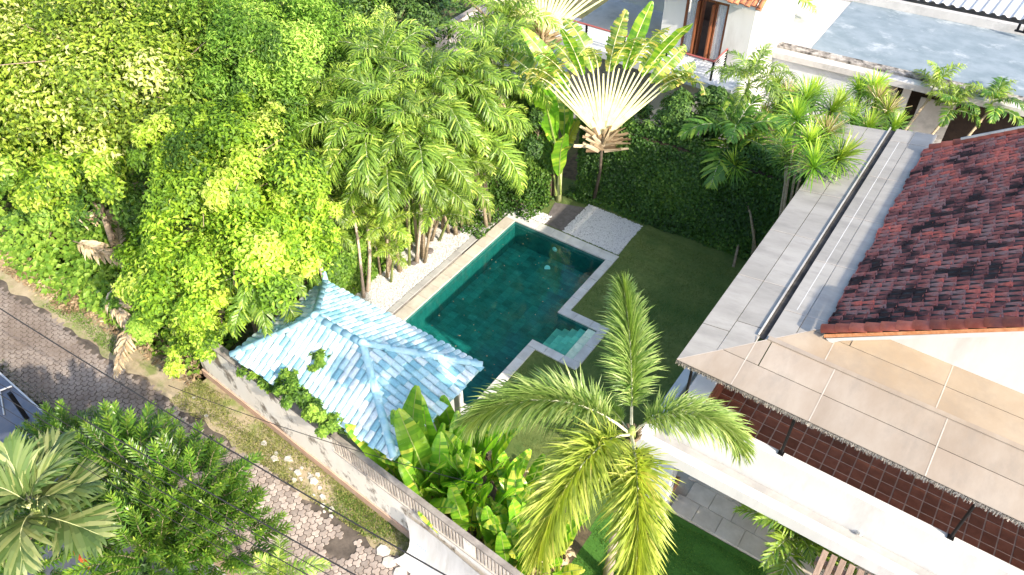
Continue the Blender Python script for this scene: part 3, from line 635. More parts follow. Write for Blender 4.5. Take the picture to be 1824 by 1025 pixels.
# front strips: outer rows 0-.72, .75-1.42 ; inner rows 1.52-2.1, 2.12-2.72
fx = [12.25,14.45,16.65,18.85,21.05,23.2]
def front_strip(d0, d1, m, seams, x_start):
    xs = [x_start]+seams
    for k in range(len(xs)-1):
        a, b = xs[k], xs[k+1]
        if k == 0: pts = [(EX+d0+g, EY+d0, d0),(b-g, EY+d0, d0),(b-g, EY+d1, d1),(EX+d1+g, EY+d1, d1)]
        else: pts = [(a+g, EY+d0, d0),(b-g, EY+d0, d0),(b-g, EY+d1, d1),(a+g, EY+d1, d1)]
        panel(pts, m)
front_strip(0,.70,M['panel'],[10.62]+fx,None or 9.4); front_strip(.72,1.40,M['panel'],[10.9]+fx,9.4)
front_strip(1.52,2.10,M['panelo'],[12.0,14.2,16.4,18.6,20.8,23.2],9.4); front_strip(2.115,2.70,M['panelo'],[12.3,14.2,16.4,18.6,20.8,23.2],9.4)
# left strips; far end at y = 3.85
def left_strip(d0, d1, m, seams):
    ys = [None]+seams
    for k in range(len(ys)-1):
        a, b = ys[k], ys[k+1]
        if k == 0: pts = [(EX+d0, EY+d0+g, d0),(EX+d1, EY+d1+g, d1),(EX+d1, b-g, d1),(EX+d0, b-g, d0)]
        else: pts = [(EX+d0, a+g, d0),(EX+d1, a+g, d1),(EX+d1, b-g, d1),(EX+d0, b-g, d0)]
        panel(pts, m)
left_strip(0,.60,M['panelg'],[-6.3,-4.34,-2.3,-.25,1.8,3.75]); left_strip(.615,1.19,M['panelg'],[-5.9,-4.34,-2.3,-.25,1.8,3.75])
left_strip(1.36,1.84,M['panelg'],[-5.1,-3.08,-1.0,1.1,3.2,3.95]); left_strip(1.855,2.42,M['panelg'],[-5.1,-3.08,-1.0,1.1,3.2,3.95])
mb = MB()   # pale seams over the joints
def seam(a, b, w=.022, z=.004):
    mb = MB(); a, b = Vector(a), Vector(b); d = (b-a).normalized(); s = Vector((-d.y, d.x, 0))*w
    mb.add([a-s, b-s, b+s, a+s, ], [(0,1,2,3)]); mb.build('roof_seam', M['seam'], H)
def P3(x, y, d): return (x, y, PZ(d)+.0045)
for x in [10.62]+fx: seam(P3(x,EY,0), P3(x,EY+1.40,1.40), .011)
for x in (12.0,14.2,16.4,18.6,20.8): seam(P3(x,EY+1.52,1.52), P3(x,EY+2.7,2.7), .011)
for y in (-4.34,-2.3,-.25,1.8): seam(P3(EX,y,0), P3(EX+1.19,y,1.19), .012)
for y in (-5.1,-3.08,-1.0,1.1,3.2): seam(P3(EX+1.36,y,1.36), P3(EX+2.42,y,2.42), .012)
seam(P3(EX,EY,0), P3(EX+1.40,EY+1.40,1.40), .011); seam(P3(EX+1.5,EY+1.5,1.5), P3(EX+2.5,EY+2.5,2.5), .011)
mb = MB(); mb.box(EX+1.40,EY+1.402,PZ(1.40)-.03,24,EY+1.515,PZ(1.4)+.035); mb.build('flashing', M['panel'], H)
mb = MB(); mb.box(EX+1.195,EY+1.45,PZ(1.2)-.07,EX+1.355,3.9,PZ(1.2)-.045); mb.build('gutter', M['gutter'], H)
mb = MB(); mb.box(EX+1.17,EY+1.45,PZ(1.2)-.005,EX+1.205,3.9,PZ(1.2)+.035); mb.build('gutter_lip', M['slab_roof'], H)
mb = MB(); mb.box(EX+.05,EY+.05,5.34,24,EY+.12,5.455); mb.box(EX+.05,EY+.125,5.34,EX+.12,3.8,5.455); mb.build('eave_beam', M['gutter'], H)
mb = MB()   # ragged fringe hanging from the front eave, with its pale top edge
for i in range(1500):
    x = EX+i*.0098+random.uniform(-.006,.006); wd = random.uniform(.004,.010); l = random.uniform(.05,.13); y = EY-random.uniform(.0,.035)
    mb.add([(x,y,5.49),(x+wd,y,5.495),(x+wd+random.uniform(-.01,.01),y-random.uniform(0,.03),5.49-l),(x+random.uniform(-.01,.01),y-.01,5.49-l)], [(0,1,2,3)], 0, random.random())
mb.build('thatch_fringe', M['fringe'], H, kind='stuff')
mb = MB(); mb.box(EX,EY-.006,5.425,24,EY-.001,5.49); mb.build('fascia', M['gutter'], H)
# walls of both storeys
mb = MB(); mb.box(11.0,-5.0,3.2,24,3.2,5.75); mb.build('upper_wall', M['plaster'], H)
mb = MB(); mb.box(10.9,-5.9,0,24,3.0,3.0); mb.build('lower_wall', M['plaster'], H)
# gable wall and tiled roof
TX, TZ, SL = 11.74, 5.98, .66; RX = 17.6; RZ = TZ+SL*(RX-TX)
mb = MB(); gy = -4.92
mb.add([(12.2,gy,5.7),(23.0,gy,5.7),(23.0,gy,6.2),(RX,gy,RZ-.3),(12.2,gy,TZ+SL*.46-.18)], [(0,1,2,3,4)])
mb.add([(12.2,gy+.2,5.7),(23.0,gy+.2,5.7),(23.0,gy+.2,6.2),(RX,gy+.2,RZ-.3),(12.2,gy+.2,TZ+SL*.46-.18)], [(4,3,2,1,0)]); mb.build('gable_wall', M['plaster'], H)
RY_ = -5.60; FY = 2.86
mb = MB(); mb.add([(TX+.02,RY_+.03,TZ-.06),(RX,RY_+.03,RZ-.06),(RX,FY,RZ-.06),(TX+.02,FY,TZ-.06),(TX+.02,RY_+.03,TZ-.14),(RX,RY_+.03,RZ-.14),(RX,FY,RZ-.14),(TX+.02,FY,TZ-.14)], [(0,1,2,3),(7,6,5,4),(0,4,5,1),(1,5,6,2),(2,6,7,3),(3,7,4,0)]); mb.build('roof_deck', M['gutter'], H)
mb = MB()   # bargeboard below the rake
a = (TX-.02, TZ-.10); b = (RX, RZ-.10)
mb.add([(a[0]+.10,RY_,a[1]-.02),(b[0],RY_,b[1]),(b[0],RY_,b[1]-.17),(a[0]+.40,RY_,a[1]+.09),(a[0]+.22,RY_,a[1]-.10),(a[0]+.12,RY_+.65,a[1]-.02),(b[0],RY_+.65,b[1]),(b[0],RY_+.65,b[1]-.17),(a[0]+.40,RY_+.65,a[1]+.09),(a[0]+.22,RY_+.65,a[1]-.10)], [(4,3,2,1,0),(3,8,7,2),(4,9,8,3),(0,5,9,4)]); mb.build('bargeboard', M['plaster'], H)
cs, sn = 1/math.hypot(1,SL), SL/math.hypot(1,SL)
slope_tiles(H, lambda p: p.y > RY_+.05 and p.y < FY and p.x < 17.4, (TX-.05, FY+.05, TZ-.03), (cs,0,sn), (0,-1,0), Vector((cs,0,sn)).cross(Vector((0,-1,0))), 34, 51, .29, .168, M['terra'], .075, order=lambda p: (p-camp).length)
cap_row(H, (TX-.03,RY_+.08,TZ-.02), (RX,RY_+.08,RZ-.02), M['ridge'], .30, .26, .12, 'rake_tile')
mb = MB(); mb.add([(TX+.02,RY_-.012,TZ-.02),(RX,RY_-.012,RZ-.02),(RX,RY_-.012,RZ-.115),(TX+.04,RY_-.012,TZ-.115)], [(3,2,1,0)]); mb.build('rake_mortar', M['mortar'], H)
cap_row(H, (TX+.1,FY+.02,TZ+.02), (RX,FY+.02,RZ+.02), M['ridge'], .30, .22, .10, 'rake_tile')
mb = MB(); mb.tube([(TX+.7,FY+.0,TZ+.56),(TX+2.6,FY,TZ+.1+SL*2.6),(RX,FY,RZ+.12)], .045, 6); mb.build('mortar_band', M['slab_roof'], H)
# balcony: floor, parapets, tiles
mb = MB(); mb.box(9.32,-7.66,2.85,24,-5.0,3.0); mb.build('balcony_slab', M['slab_roof'], H)
mb = MB(); mb.box(10.1,-7.44,3.0,24,-5.0,3.175); mb.build('grout_bed', M['grout'], H)
T = .298; mbt = MB(); mbt.bbox(.013,.013,.0,T-.013,T-.013,.012,.004); tm_ = mbt.mesh('floor_tile', M['ftile'])
cnt = 0
for i in range(44):
    for j in range(7):
        x = 10.1+i*T; y = -7.44+.03+j*T
        if x > 22 : continue
        if cnt < 300: link('floor_tile', tm_, H, (x,y,3.178)); cnt += 1
mb = MB(); mb.box(9.62,-7.66,3.0,24,-7.45,4.10); mb.build('front_parapet', M['plaster'], H)
mb = MB(); mb.box(9.62,-7.446,3.0,10.095,-5.0,4.10); mb.build('side_parapet', M['plaster'], H)
for j in range(8):                       # tiled inner face of the side parapet
    for k in range(3):
        mb = MB(); mb.box(10.096,-7.43+j*T+.008,3.2+k*T+.008,10.115,-7.43+(j+1)*T-.008,3.2+(k+1)*T-.008); mb.build('wall_tile', M['ftile'], H)
mb = MB(); mb.box(9.05,-8.20,2.8,24,-7.97,3.16); mb.box(9.05,-7.968,2.8,9.30,-2.0,3.16); mb.build('rim_beam', M['plaster'], H)
mb = MB(); mb.box(9.30,-7.968,2.8,24,-7.664,3.02); mb.build('ledge', M['slab_roof'], H)
mb = MB(); mb.box(9.302,-7.66,2.8,9.318,-5.0,3.02); mb.build('side_ledge', M['slab_roof'], H)
for x in (9.74, 11.99, 15.38, 18.8, 22.2):
    mb = MB(); mb.tube([(x,-7.51,4.10),(x,-7.51,5.46)], .032, 8); mb.box(x-.06,-7.57,4.101,x+.06,-7.46,4.13); mb.build('eave_post', M['blackm'], H)
mb = MB(); mb.tube([(13.93,-7.61,3.10),Vector((13.93,-7.61,3.10))+Vector((.10,-.10,.02))], [.05,.045], 10); mb.build('wall_lamp', M['rail'], H)
# columns and patio
mb = MB(); mb.box(9.42,-7.9,0,9.95,-7.45,2.8); mb.build('column', M['bwall'], H)  # white column with bluish shade in its colour
for x in (14.6,19.0):
    mb = MB(); mb.box(x,-8.1,0,x+.4,-7.75,2.8); mb.build('column', M['plaster'], H)
pat = sheet_obj('patio', rect(9.4,-7.56,24,-5.9), .03, M['copl'])
for i in range(14):
    for j in range(3):
        x = 10.0+i*.62+(j%2)*.2; y = -7.54+j*.56; mb = MB(); mb.bbox(x+.006,y+.006,.03,x+.614,y+.554,.085,.004); mb.build('patio_stone', M['pave'], pat)
pl = thing('planter', 'small brick planter tucked beside the corner column of the house', 'planter', (9.48,-6.52,0.00))
pl.location = (9.62,-6.9,0); mb = MB(); mb.box(-.25,-.2,0,.25,-.17,.35); mb.box(-.25,.17,0,.25,.2,.35); mb.box(-.25,-.17,0,-.22,.17,.35); mb.box(.22,-.17,0,.25,.17,.35); mb.build('box', M['corten'], pl); mb = MB(); mb.box(-.22,-.17,0,.22,.17,.28); mb.build('soil', M['soil'], pl)
# timber pergola at the near corner
pg = thing('timber_pergola', 'brown slatted timber pergola against the front of the house', 'pergola', (13.5,-8.25,0))
for i in range(24):
    mb = MB(); mb.bbox(i*.185,-3.0,2.74,i*.185+.12,0.0,2.80,.006); mb.build('slat', M['slatw'], pg)
for y in (-2.9,-.3):
    mb = MB(); mb.box(-.05,y,2.58,4.6,y+.12,2.738); mb.build('beam', M['slatw'], pg)
for x in (0,4.3):
    mb = MB(); mb.box(x,-2.9,0,x+.12,-2.78,2.575); mb.build('post', M['slatw'], pg)

# ============================================================= neighbours
N = thing('neighbour_house', 'white two-storey house with timber balcony doors and orange tiled roof', 'house', (0,0,0))
def W2(mb, x0, x1, y, z0, z1, th, openings, axis='y'):
    xs = sorted({x0,x1}|{o[0] for o in openings}|{o[1] for o in openings}); zs = sorted({z0,z1}|{o[2] for o in openings}|{o[3] for o in openings})
    for a,b in zip(xs,xs[1:]):
        for c,d in zip(zs,zs[1:]):
            if any(o[0]<(a+b)/2<o[1] and o[2]<(c+d)/2<o[3] for o in openings): continue
            mb.box(a,y,c,b,y+th,d)
NY = 8.65; dx0, dx1, dz1 = 1.83, 3.50, 5.95
mb = MB(); W2(mb, .95, 4.50, NY, 0, 6.35, .2, [(dx0,dx1,3.62,dz1)]); mb.box(4.3,NY+.205,0,4.5,14,6.35); mb.box(.95,NY+.205,0,1.1,14,6.35); mb.build('wall', M['plaster'], N)
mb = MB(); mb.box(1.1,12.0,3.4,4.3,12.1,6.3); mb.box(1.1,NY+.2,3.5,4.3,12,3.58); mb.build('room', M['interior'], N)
df = MB()
for x in (dx0, dx1-.08): df.box(x,NY+.02,3.62,x+.08,NY+.14,dz1)
df.box(dx0+.08,NY+.02,dz1-.1,dx1-.08,NY+.14,dz1); df.box(dx0+.08,NY+.02,3.62,dx1-.08,NY+.14,3.66); dfr = df.build('door_frame', M['wood'], N)
for x, op in ((dx0+.50,1),(dx1-.58,1)):        # two folding leaves standing open
    mb = MB(); mb.box(x,NY-.18,3.67,x+.06,NY+.35,dz1-.12); mb.box(x+.10,NY+.03,3.67,x+.16,NY+.30,dz1-.12); mb.build('door_leaf', M['wood'], N)
for x0 in (dx0+.09, dx1-.50):
    mb = MB(); n = 14; vs = []
    for i in range(n+1):
        for z in (3.68, dz1-.11): vs.append((x0+i*.4/n+(.05 if z < 4 else 0), NY+.26+.03*math.sin(i*1.9), z))
    mb.add(vs, [(2*i,2*i+2,2*i+3,2*i+1) for i in range(n)]); mb.build('curtain', M['curtain'], N)
for x0 in (dx0+.09, dx1-.50): mb = MB(); mb.box(x0,NY+.07,3.68,x0+.40,NY+.08,dz1-.11); mb.build('pane', M['glass'], N)
mb = MB(); mb.box(-3.2,7.05,3.30,4.72,NY-.003,3.60); mb.build('balcony_slab', M['bwall'], N)
for y in np.linspace(7.15,7.95,5): pass
rl = MB(); rl.tube([(-3.1,7.3,4.36),(3.78,7.3,4.36),(3.78,8.5,4.36)], .035, 6); rl.build('handrail', M['redrail'], N)
mb = MB()
for k in range(6):
    z = 3.72+k*.11; mb.tube([(-3.1,7.3,z),(3.78,7.3,z),(3.78,8.5,z)], .012, 4)
mb.build('rail_bar', M['railb'], N)
for x, y in ((3.78,7.3),(3.78,8.5),(1.9,7.3),(.1,7.3),(-1.6,7.3)):
    mb = MB(); mb.box(x-.035,y-.035,3.6,x+.035,y+.035,4.34); mb.build('rail_post', M['blackm'], N)
mb = MB(); mb.box(-3.2,8.7,0,.94,14,3.29); mb.build('lower_wall', M['concw'], N)
mb = MB(); mb.box(-3.2,11.6,3.605,.94,11.8,6.3); mb.build('porch_wall', M['bwall'], N)
mb = MB(); mb.box(-3.2,8.9,5.9,.94,14,6.1); mb.build('porch_ceiling', M['plaster'], N)
mb = MB(); mb.box(3.72,NY-.24,6.0,4.05,NY-.003,6.28); mb.tube([(3.86,NY-.26,6.14),(3.86,NY-.245,6.14)], .10, 14); mb.build('air_conditioner', M['white'], N)
for i in range(5): mb = MB(); p = (4.51, 8.9+i*.16, 3.75+i*.10); mb.box(p[0],p[1],p[2],p[0]+.03,p[1]+.05,p[2]+.05); mb.build('vent_brick', M['gutter'], N)
# its orange eave
slope_tiles(N, lambda p: True, (4.85,8.05,6.28), (0,.86,.5), (-1,0,0), Vector((0,.86,.5)).cross(Vector((-1,0,0))), 5, 22, .32, .21, M['orange_t'], .06, big=110)
cap_row(N, (4.80,8.0,6.34), (4.80,9.6,7.25), M['orange_t'], .3, .2, .09, 'rake_tile')
mb = MB(); mb.box(.6,8.12,6.18,4.86,8.3,6.30); mb.build('eave_board', M['plaster'], N)

S2 = thing('flat_roofed_building', 'low building with grey-blue concrete roof and black mould along its edge', 'building', (0,0,0))
def ply(mb, pts, z0, z1):
    n = len(pts); mb.add([(x,y,z0) for x,y in pts]+[(x,y,z1) for x,y in pts], [tuple(range(n-1,-1,-1)), tuple(range(n,2*n))]+[(i,(i+1)%n,(i+1)%n+n,i+n) for i in range(n)])
def FR(x): return 12.2+.09*(x-4)    # the front line runs slightly askew
mb = MB(); ply(mb, [(3.98,FR(4)),(8.15,FR(8.15)),(8.15,FR(8.15)+.2),(3.98,FR(4)+.2)], 0, 2.78); ply(mb, [(3.98,FR(4)+.2),(4.15,FR(4)+.2),(4.15,19),(3.98,19)], 0, 2.78); mb.build('wall', M['bwall'], S2)
def tilt(pts, zf, zb, th):     # a roof sheet rising to the back
    return [(x,y,(zf if k < 2 else zb)) for k,(x,y) in enumerate(pts)]
def slabq(m, name, x0, x1, ya, yb, za, zb, th, skew=True):
    f = (lambda x: .09*(x-4)) if skew else (lambda x: 0)
    a = [(x0,ya+f(x0),za),(x1,ya+f(x1),za),(x1,yb+f(x1),zb),(x0,yb+f(x0),zb)]; mb = MB()
    mb.add(a+[(x,y,z-th) for x,y,z in a], [(0,1,2,3),(7,6,5,4),(0,4,5,1),(1,5,6,2),(2,6,7,3),(3,7,4,0)]); return mb.build(name, m, S2)
slabq(M['concw'], 'fascia', 4.0, 24, 12.0, 12.36, 3.0, 3.04, .25); slabq(M['mould'], 'roof_edge', 3.9, 24, 12.37, 12.72, 3.12, 3.16, .3)
slabq(M['concw'], 'roof_pale_bay', 3.95, 5.7, 12.73, 18.2, 3.06, 3.12, .2); slabq(M['concrete'], 'roof_slab', 5.71, 26, 12.73, 18.3, 3.06, 3.14, .2)
slabq(M['concw'], 'roof_kerb', 3.80, 3.94, 12.4, 18.4, 3.14, 3.2, .3)
slabq(M['concw'], 'upstand', 3.95, 26, 18.31, 18.55, 3.5, 3.5, .5)
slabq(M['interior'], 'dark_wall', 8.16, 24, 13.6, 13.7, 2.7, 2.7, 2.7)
slabq(M['railb'], 'window_bars', 9.6, 9.9, 12.6, 12.62, 2.6, 2.6, 1.4)
slabq(M['curtain'], 'shutter', 8.25, 8.7, 12.5, 12.55, 2.7, 2.7, 1.8); slabq(M['concw'], 'gate_panel', 10.3, 11.6, 12.75, 12.8, 2.2, 2.2, 2.2)
slabq(M['railcap'], 'screen', 8.8, 9.4, 12.5, 12.56, 2.7, 2.7, 2.0)
C2 = thing('corrugated_roof_shed', 'shed with ribbed white metal roof behind the grey concrete roof', 'shed', (0,0,0))
mb = MB(); vs = []; n = 220
for i in range(n+1):
    x = 5.4+i*.1; z = [0,.0,.10,.10][i%4] if True else 0
    y0 = 18.62+.09*(x-4); vs += [(x,y0,3.62+z*.8),(x+.8,y0+9,4.5+z*.8)]
mb.add(vs, [(2*i,2*i+2,2*i+3,2*i+1) for i in range(n)]); mb.build('roof_sheet', M['corr'], C2)
mb = MB(); mb.box(6.2,20.5,0,27,26,3.6); mb.build('wall', M['concw'], C2)
bt = thing('roof_junk', 'small dark metal bracket standing on the edge of the corrugated roof', 'bracket', (12.51,18.69,3.40)); mb = MB(); mb.box(-.25,-.05,0,.3,.05,.06); mb.box(-.2,-.05,.06,-.1,.05,.35); mb.box(.05,-.04,.06,.2,.04,.25); mb.build('bracket', M['blackm'], bt)
# pale boundary wall behind the palms
bw = thing('boundary_wall', 'pale pinkish stained boundary wall behind the palm grove', 'wall', (-9.3,2.5,0)); mb = MB(); mb.box(-.1,0,0,.1,10.5,2.05); mb.build('wall_face', M['stone_wall'], bw); mb = MB(); mb.box(-.13,0,2.052,.13,10.5,2.11); mb.build('coping', M['railcap'], bw)
sheet_obj('back_yard', [(-9.1,7.2),(-.6,7.2),(-.6,8.6),(-3.3,8.6),(-3.3,16),(-9.1,16)], .010, M['stone_wall'])
sheet_obj('side_yard', rect(-.5,3.45,12,12.1), .012, M['soil'])
sheet_obj('side_lawn', rect(1.0,12.5,3.9,40), .008, M['lawn'])

# grey metal roof at the near left, red pole
gr = thing('metal_roof', 'smooth dark grey-blue flat metal roof with bright trim beside the street', 'roof', (0,0,0))
p1, p2 = Vector((-7.07,-15.07,1.20)), Vector((-2.11,-15.27,1.20)); d = (p2-p1).normalized(); nrm = Vector((d.y,-d.x,0))
a = p1-d*9; b = p2+d*5; mb = MB(); ply(mb, [(q.x,q.y) for q in (a,a+nrm*6,b+nrm*6,b)], 1.05, 1.2); mb.build('roof_sheet', M['greymetal'], gr)
mb = MB(); ply(mb, [(q.x,q.y) for q in (a-nrm*.045,a-nrm*.002,b-nrm*.002,b-nrm*.045)], 1.08, 1.23); mb.build('edge_trim', M['edge'], gr)
mb = MB(); q0 = Vector((-6.61,-15.66,1.20)); q1 = Vector((-6.37,-15.12,1.20)); mb.tube([q0+Vector((0,0,.04)), q1+Vector((0,0,.04))], .03, 6); q2 = Vector((-5.62,-15.78,1.20)); mb.tube([q1*.5+q0*.5+Vector((0,0,.04)), q2+Vector((0,0,.04))], .02, 6); mb.build('bracket', M['edge'], gr)
for i in range(3): 
    mb = MB(); mb.box(0,0,0,.1,.1,1.05); mb.build('post', M['blackm'], gr).location = a+d*(3+i*4)+nrm*.4
rp = thing('red_pole', 'short bright red-orange pole poking out under the fan palm', 'pole', (0,0,0)); c0 = Vector((0.38,-17.14,2.40)); c1 = Vector((0.84,-17.16,2.20)); mb = MB(); mb.tube([c0,c1], .05, 10); mb.build('pole', M['redp'], rp); mb = MB(); mb.tube([c1, Vector((c1.x,c1.y,0))], .03, 6); mb.build('stand', M['blackm'], rp)
# overhead cables
def cable(p, q, sag, r, label, hid=None):
    a, b = Vector(p), Vector(q); pts = []
    for i in range(41):
        u = i/40; v = a.lerp(b,u); v.z -= 4*sag*u*(1-u); pts.append(v)
    mb = MB(); mb.tube(pts, r, 5); o = mb.build('overhead_cable', M['cable'], None, True); tag(o, label, 'cable', 'overhead cables along the street')
cable((-7.79,-15.23,6.00), (9.64,-14.25,6.00), .35, .014, 'thick black overhead cable nearest the wall, over the verge')
cable((-7.79,-16.47,6.00), (8.69,-15.01,6.00), .35, .013, 'black overhead cable second from the wall, over the pavers')
cable((-7.43,-16.68,5.90), (8.60,-15.18,5.90), .38, .007, 'thin overhead cable just beside the second thick one')
cable((-7.09,-16.82,5.90), (8.51,-15.35,5.90), .40, .009, 'thin overhead cable in the middle of the street')
cable((-6.73,-16.98,5.90), (8.43,-15.51,5.90), .42, .006, 'faint thin overhead cable second from the shrub side')
cable((-6.44,-17.10,5.90), (8.44,-15.66,5.90), .45, .006, 'faint thin overhead cable nearest the dark green shrub')
cable((-1.57,-13.14,2.60), (6.80,-11.11,2.90), .25, .009, 'single slack cable crossing the street wall towards the banana bed')
# ============================================================= vegetation
random.seed(21)
def TR(label, lobes, n, size, m, base=None, **k):
    lb = [(p[0],p[1],p[2],r,r*fz) for p,r,fz in lobes]
    if base is None: base = (sum(l[0] for l in lb)/len(lb), sum(l[1] for l in lb)/len(lb), 0)
    return tree(label, base, lb, n, size, m, **k)
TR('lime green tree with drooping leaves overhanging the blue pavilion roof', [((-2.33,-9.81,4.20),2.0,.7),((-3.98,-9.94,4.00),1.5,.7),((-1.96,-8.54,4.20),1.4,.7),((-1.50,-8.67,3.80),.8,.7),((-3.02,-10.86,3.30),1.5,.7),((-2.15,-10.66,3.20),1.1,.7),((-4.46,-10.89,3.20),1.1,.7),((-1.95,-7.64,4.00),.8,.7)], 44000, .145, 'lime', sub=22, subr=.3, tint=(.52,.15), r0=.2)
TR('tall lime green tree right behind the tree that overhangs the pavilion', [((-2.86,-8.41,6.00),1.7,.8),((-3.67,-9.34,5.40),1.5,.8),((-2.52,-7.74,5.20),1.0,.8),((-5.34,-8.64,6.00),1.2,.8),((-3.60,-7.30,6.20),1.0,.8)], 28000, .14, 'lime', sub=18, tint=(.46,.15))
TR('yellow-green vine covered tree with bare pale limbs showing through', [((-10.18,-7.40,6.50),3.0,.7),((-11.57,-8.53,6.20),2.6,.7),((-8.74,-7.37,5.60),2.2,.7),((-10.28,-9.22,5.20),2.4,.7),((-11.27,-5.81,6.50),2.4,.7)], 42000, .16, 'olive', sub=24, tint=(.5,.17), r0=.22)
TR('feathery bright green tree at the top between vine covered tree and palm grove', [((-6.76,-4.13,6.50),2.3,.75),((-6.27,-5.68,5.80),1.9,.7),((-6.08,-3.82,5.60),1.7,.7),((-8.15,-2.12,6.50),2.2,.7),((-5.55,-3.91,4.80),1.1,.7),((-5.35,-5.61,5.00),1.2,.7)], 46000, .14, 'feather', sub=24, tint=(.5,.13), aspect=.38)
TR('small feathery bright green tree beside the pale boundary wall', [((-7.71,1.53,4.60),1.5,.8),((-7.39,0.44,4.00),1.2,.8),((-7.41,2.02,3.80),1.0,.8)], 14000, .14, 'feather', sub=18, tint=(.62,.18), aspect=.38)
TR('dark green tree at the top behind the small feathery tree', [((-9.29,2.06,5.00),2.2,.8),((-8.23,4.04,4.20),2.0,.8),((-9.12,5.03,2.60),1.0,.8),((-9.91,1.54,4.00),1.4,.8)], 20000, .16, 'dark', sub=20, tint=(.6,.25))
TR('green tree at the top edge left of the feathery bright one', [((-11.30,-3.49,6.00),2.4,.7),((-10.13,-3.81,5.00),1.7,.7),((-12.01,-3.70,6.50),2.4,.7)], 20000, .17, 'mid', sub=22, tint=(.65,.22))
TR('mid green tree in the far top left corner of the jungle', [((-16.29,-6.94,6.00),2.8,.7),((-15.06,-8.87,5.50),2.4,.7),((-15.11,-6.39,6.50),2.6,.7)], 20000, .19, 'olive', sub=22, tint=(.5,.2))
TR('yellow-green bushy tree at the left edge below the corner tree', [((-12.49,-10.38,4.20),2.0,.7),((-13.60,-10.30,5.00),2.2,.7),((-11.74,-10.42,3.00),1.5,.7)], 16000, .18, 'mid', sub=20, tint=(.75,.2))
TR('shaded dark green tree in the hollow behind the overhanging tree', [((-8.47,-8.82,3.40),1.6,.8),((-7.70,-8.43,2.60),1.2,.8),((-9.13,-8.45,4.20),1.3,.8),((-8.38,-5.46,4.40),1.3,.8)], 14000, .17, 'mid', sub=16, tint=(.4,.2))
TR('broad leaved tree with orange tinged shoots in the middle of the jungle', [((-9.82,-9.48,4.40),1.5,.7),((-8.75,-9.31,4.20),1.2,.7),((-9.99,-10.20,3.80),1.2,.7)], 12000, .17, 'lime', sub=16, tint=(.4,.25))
TR('vine draped green thicket hanging over the start of the street wall', [((-3.56,-11.00,1.90),.9,1.0),((-3.44,-11.50,1.00),.7,1.1),((-2.74,-11.30,1.80),.75,1.0),((-2.57,-10.63,2.50),.7,.9),((-4.25,-11.23,1.10),.6,1.0)], 12000, .12, 'lime', cat='thicket', name='vine_thicket', sub=16, tint=(.42,.25), r0=.08)
TR('dark green bush on the verge edge left of the vine thicket', [((-5.96,-11.38,0.70),.7,.8),((-6.97,-11.01,0.80),.6,.8),((-5.42,-11.35,0.50),.5,.8)], 5000, .13, 'mid', cat='bush', name='bush', sub=12, tint=(.5,.2), r0=.05)
def mass(label, cat, name, m, polys, n, size, tint, seed=1, aspect=.8, h=(0,1)):
    """creeping cover over an uneven heap: polys = (x0,y0,x1,y1,height)"""
    rg = np.random.default_rng(seed); Ps=[]
    tot = sum((b[2]-b[0])*(b[3]-b[1]) for b in polys)
    for x0,y0,x1,y1,hh in polys:
        k = int(n*(x1-x0)*(y1-y0)/tot); x = rg.uniform(x0,x1,k); y = rg.uniform(y0,y1,k)
        e = np.minimum(np.minimum(x-x0,x1-x),np.minimum(y-y0,y1-y)); z = hh*(.5+.25*np.sin(x*1.7+y*.8)+.25*np.sin(y*2.1-x*.9))*np.clip(e/.8,.15,1)+.05
        z += .12*np.sin(x*5.1)*np.sin(y*4.7)+rg.uniform(-.1,.1,k); Ps.append(np.stack([x,y,np.maximum(z,.03)],1))
    P = np.concatenate(Ps); N = unit(np.array([0,0,1.3])+rg.normal(0,.6,P.shape)+np.array([.3,-.3,0])); D = unit(rg.normal(size=P.shape)*[1,1,.35]+[0,0,-.2])
    L = size*rg.uniform(.6,1.3,len(P)); T = np.clip(tint+rg.normal(0,.2,len(P))+.2*np.sin(P[:,0]*2.2)*np.sin(P[:,1]*1.9),0,1)
    V,F,T = leaves(P,D,N,L,L*aspect,T); o = link(name, npmesh(name,V,F,T,m), kind='stuff', label=label); return o
mass('bright green broad leaved creepers covering the ground at the jungle edge', '', 'creepers', G['mid'], [(-20,-12.0,-9.5,-6.5,1.7),(-13.5,-11.7,-6.3,-8.2,1.0),(-30,-12,-17,-4,2.2),(-9,-11.6,-3.6,-9.6,.5)], 30000, .2, .72, 3)
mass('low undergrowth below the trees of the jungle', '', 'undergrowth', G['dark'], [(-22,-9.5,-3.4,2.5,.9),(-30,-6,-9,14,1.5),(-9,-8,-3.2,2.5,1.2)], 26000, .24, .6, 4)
mass('dry brown litter of fallen leaves along the jungle edge', '', 'leaf_litter', G['dead'], [(-9.5,-11.9,-3.5,-11.0,.12),(-14.5,-12.2,-9,-11.3,.15),(-8.5,-10.4,-5.5,-8.6,.9)], 5000, .16, .35, 5, .35)
mass('low ivy creeping at the foot of the far left hedge', '', 'ground_ivy', G['ivy'], [(-2.6,-1.6,-.4,.9,.35),(-2.9,.2,.5,1.9,.7),(.6,2.3,1.7,3.0,.3)], 6500, .1, .5, 6)
for i,(p,az,lb) in enumerate([((-11.3,-9.9,1.3),1.0,'large tan dead frond draped over the creepers'),((-10.6,-10.3,1.1),.2,'tan dead frond curled beside the largest one'),((-8.8,-9.8,1.0),2.6,'greyish dead frond sticking out of the creepers'),((-8.2,-10.7,.7),-.4,'grey dead frond lying low by the grass'),((-6.9,-8.6,1.8),1.6,'dark brown dead frond hanging in the hollow'),((-6.5,-11.0,.6),-.8,'pale dry frond leaning towards the green verge')]):
    p = (p[0], p[1]-.2, p[2]+.15); me = frond(2.4, 40, .6, .07, 12, 25, .3, .7, 50, (.75,.2), 60+i, mats=[G['dead'], M['bark']]); o = link('dead_frond', me, None, p, (.3,.1,az)); tag(o, lb, 'dead frond', 'dead fronds at the jungle edge')
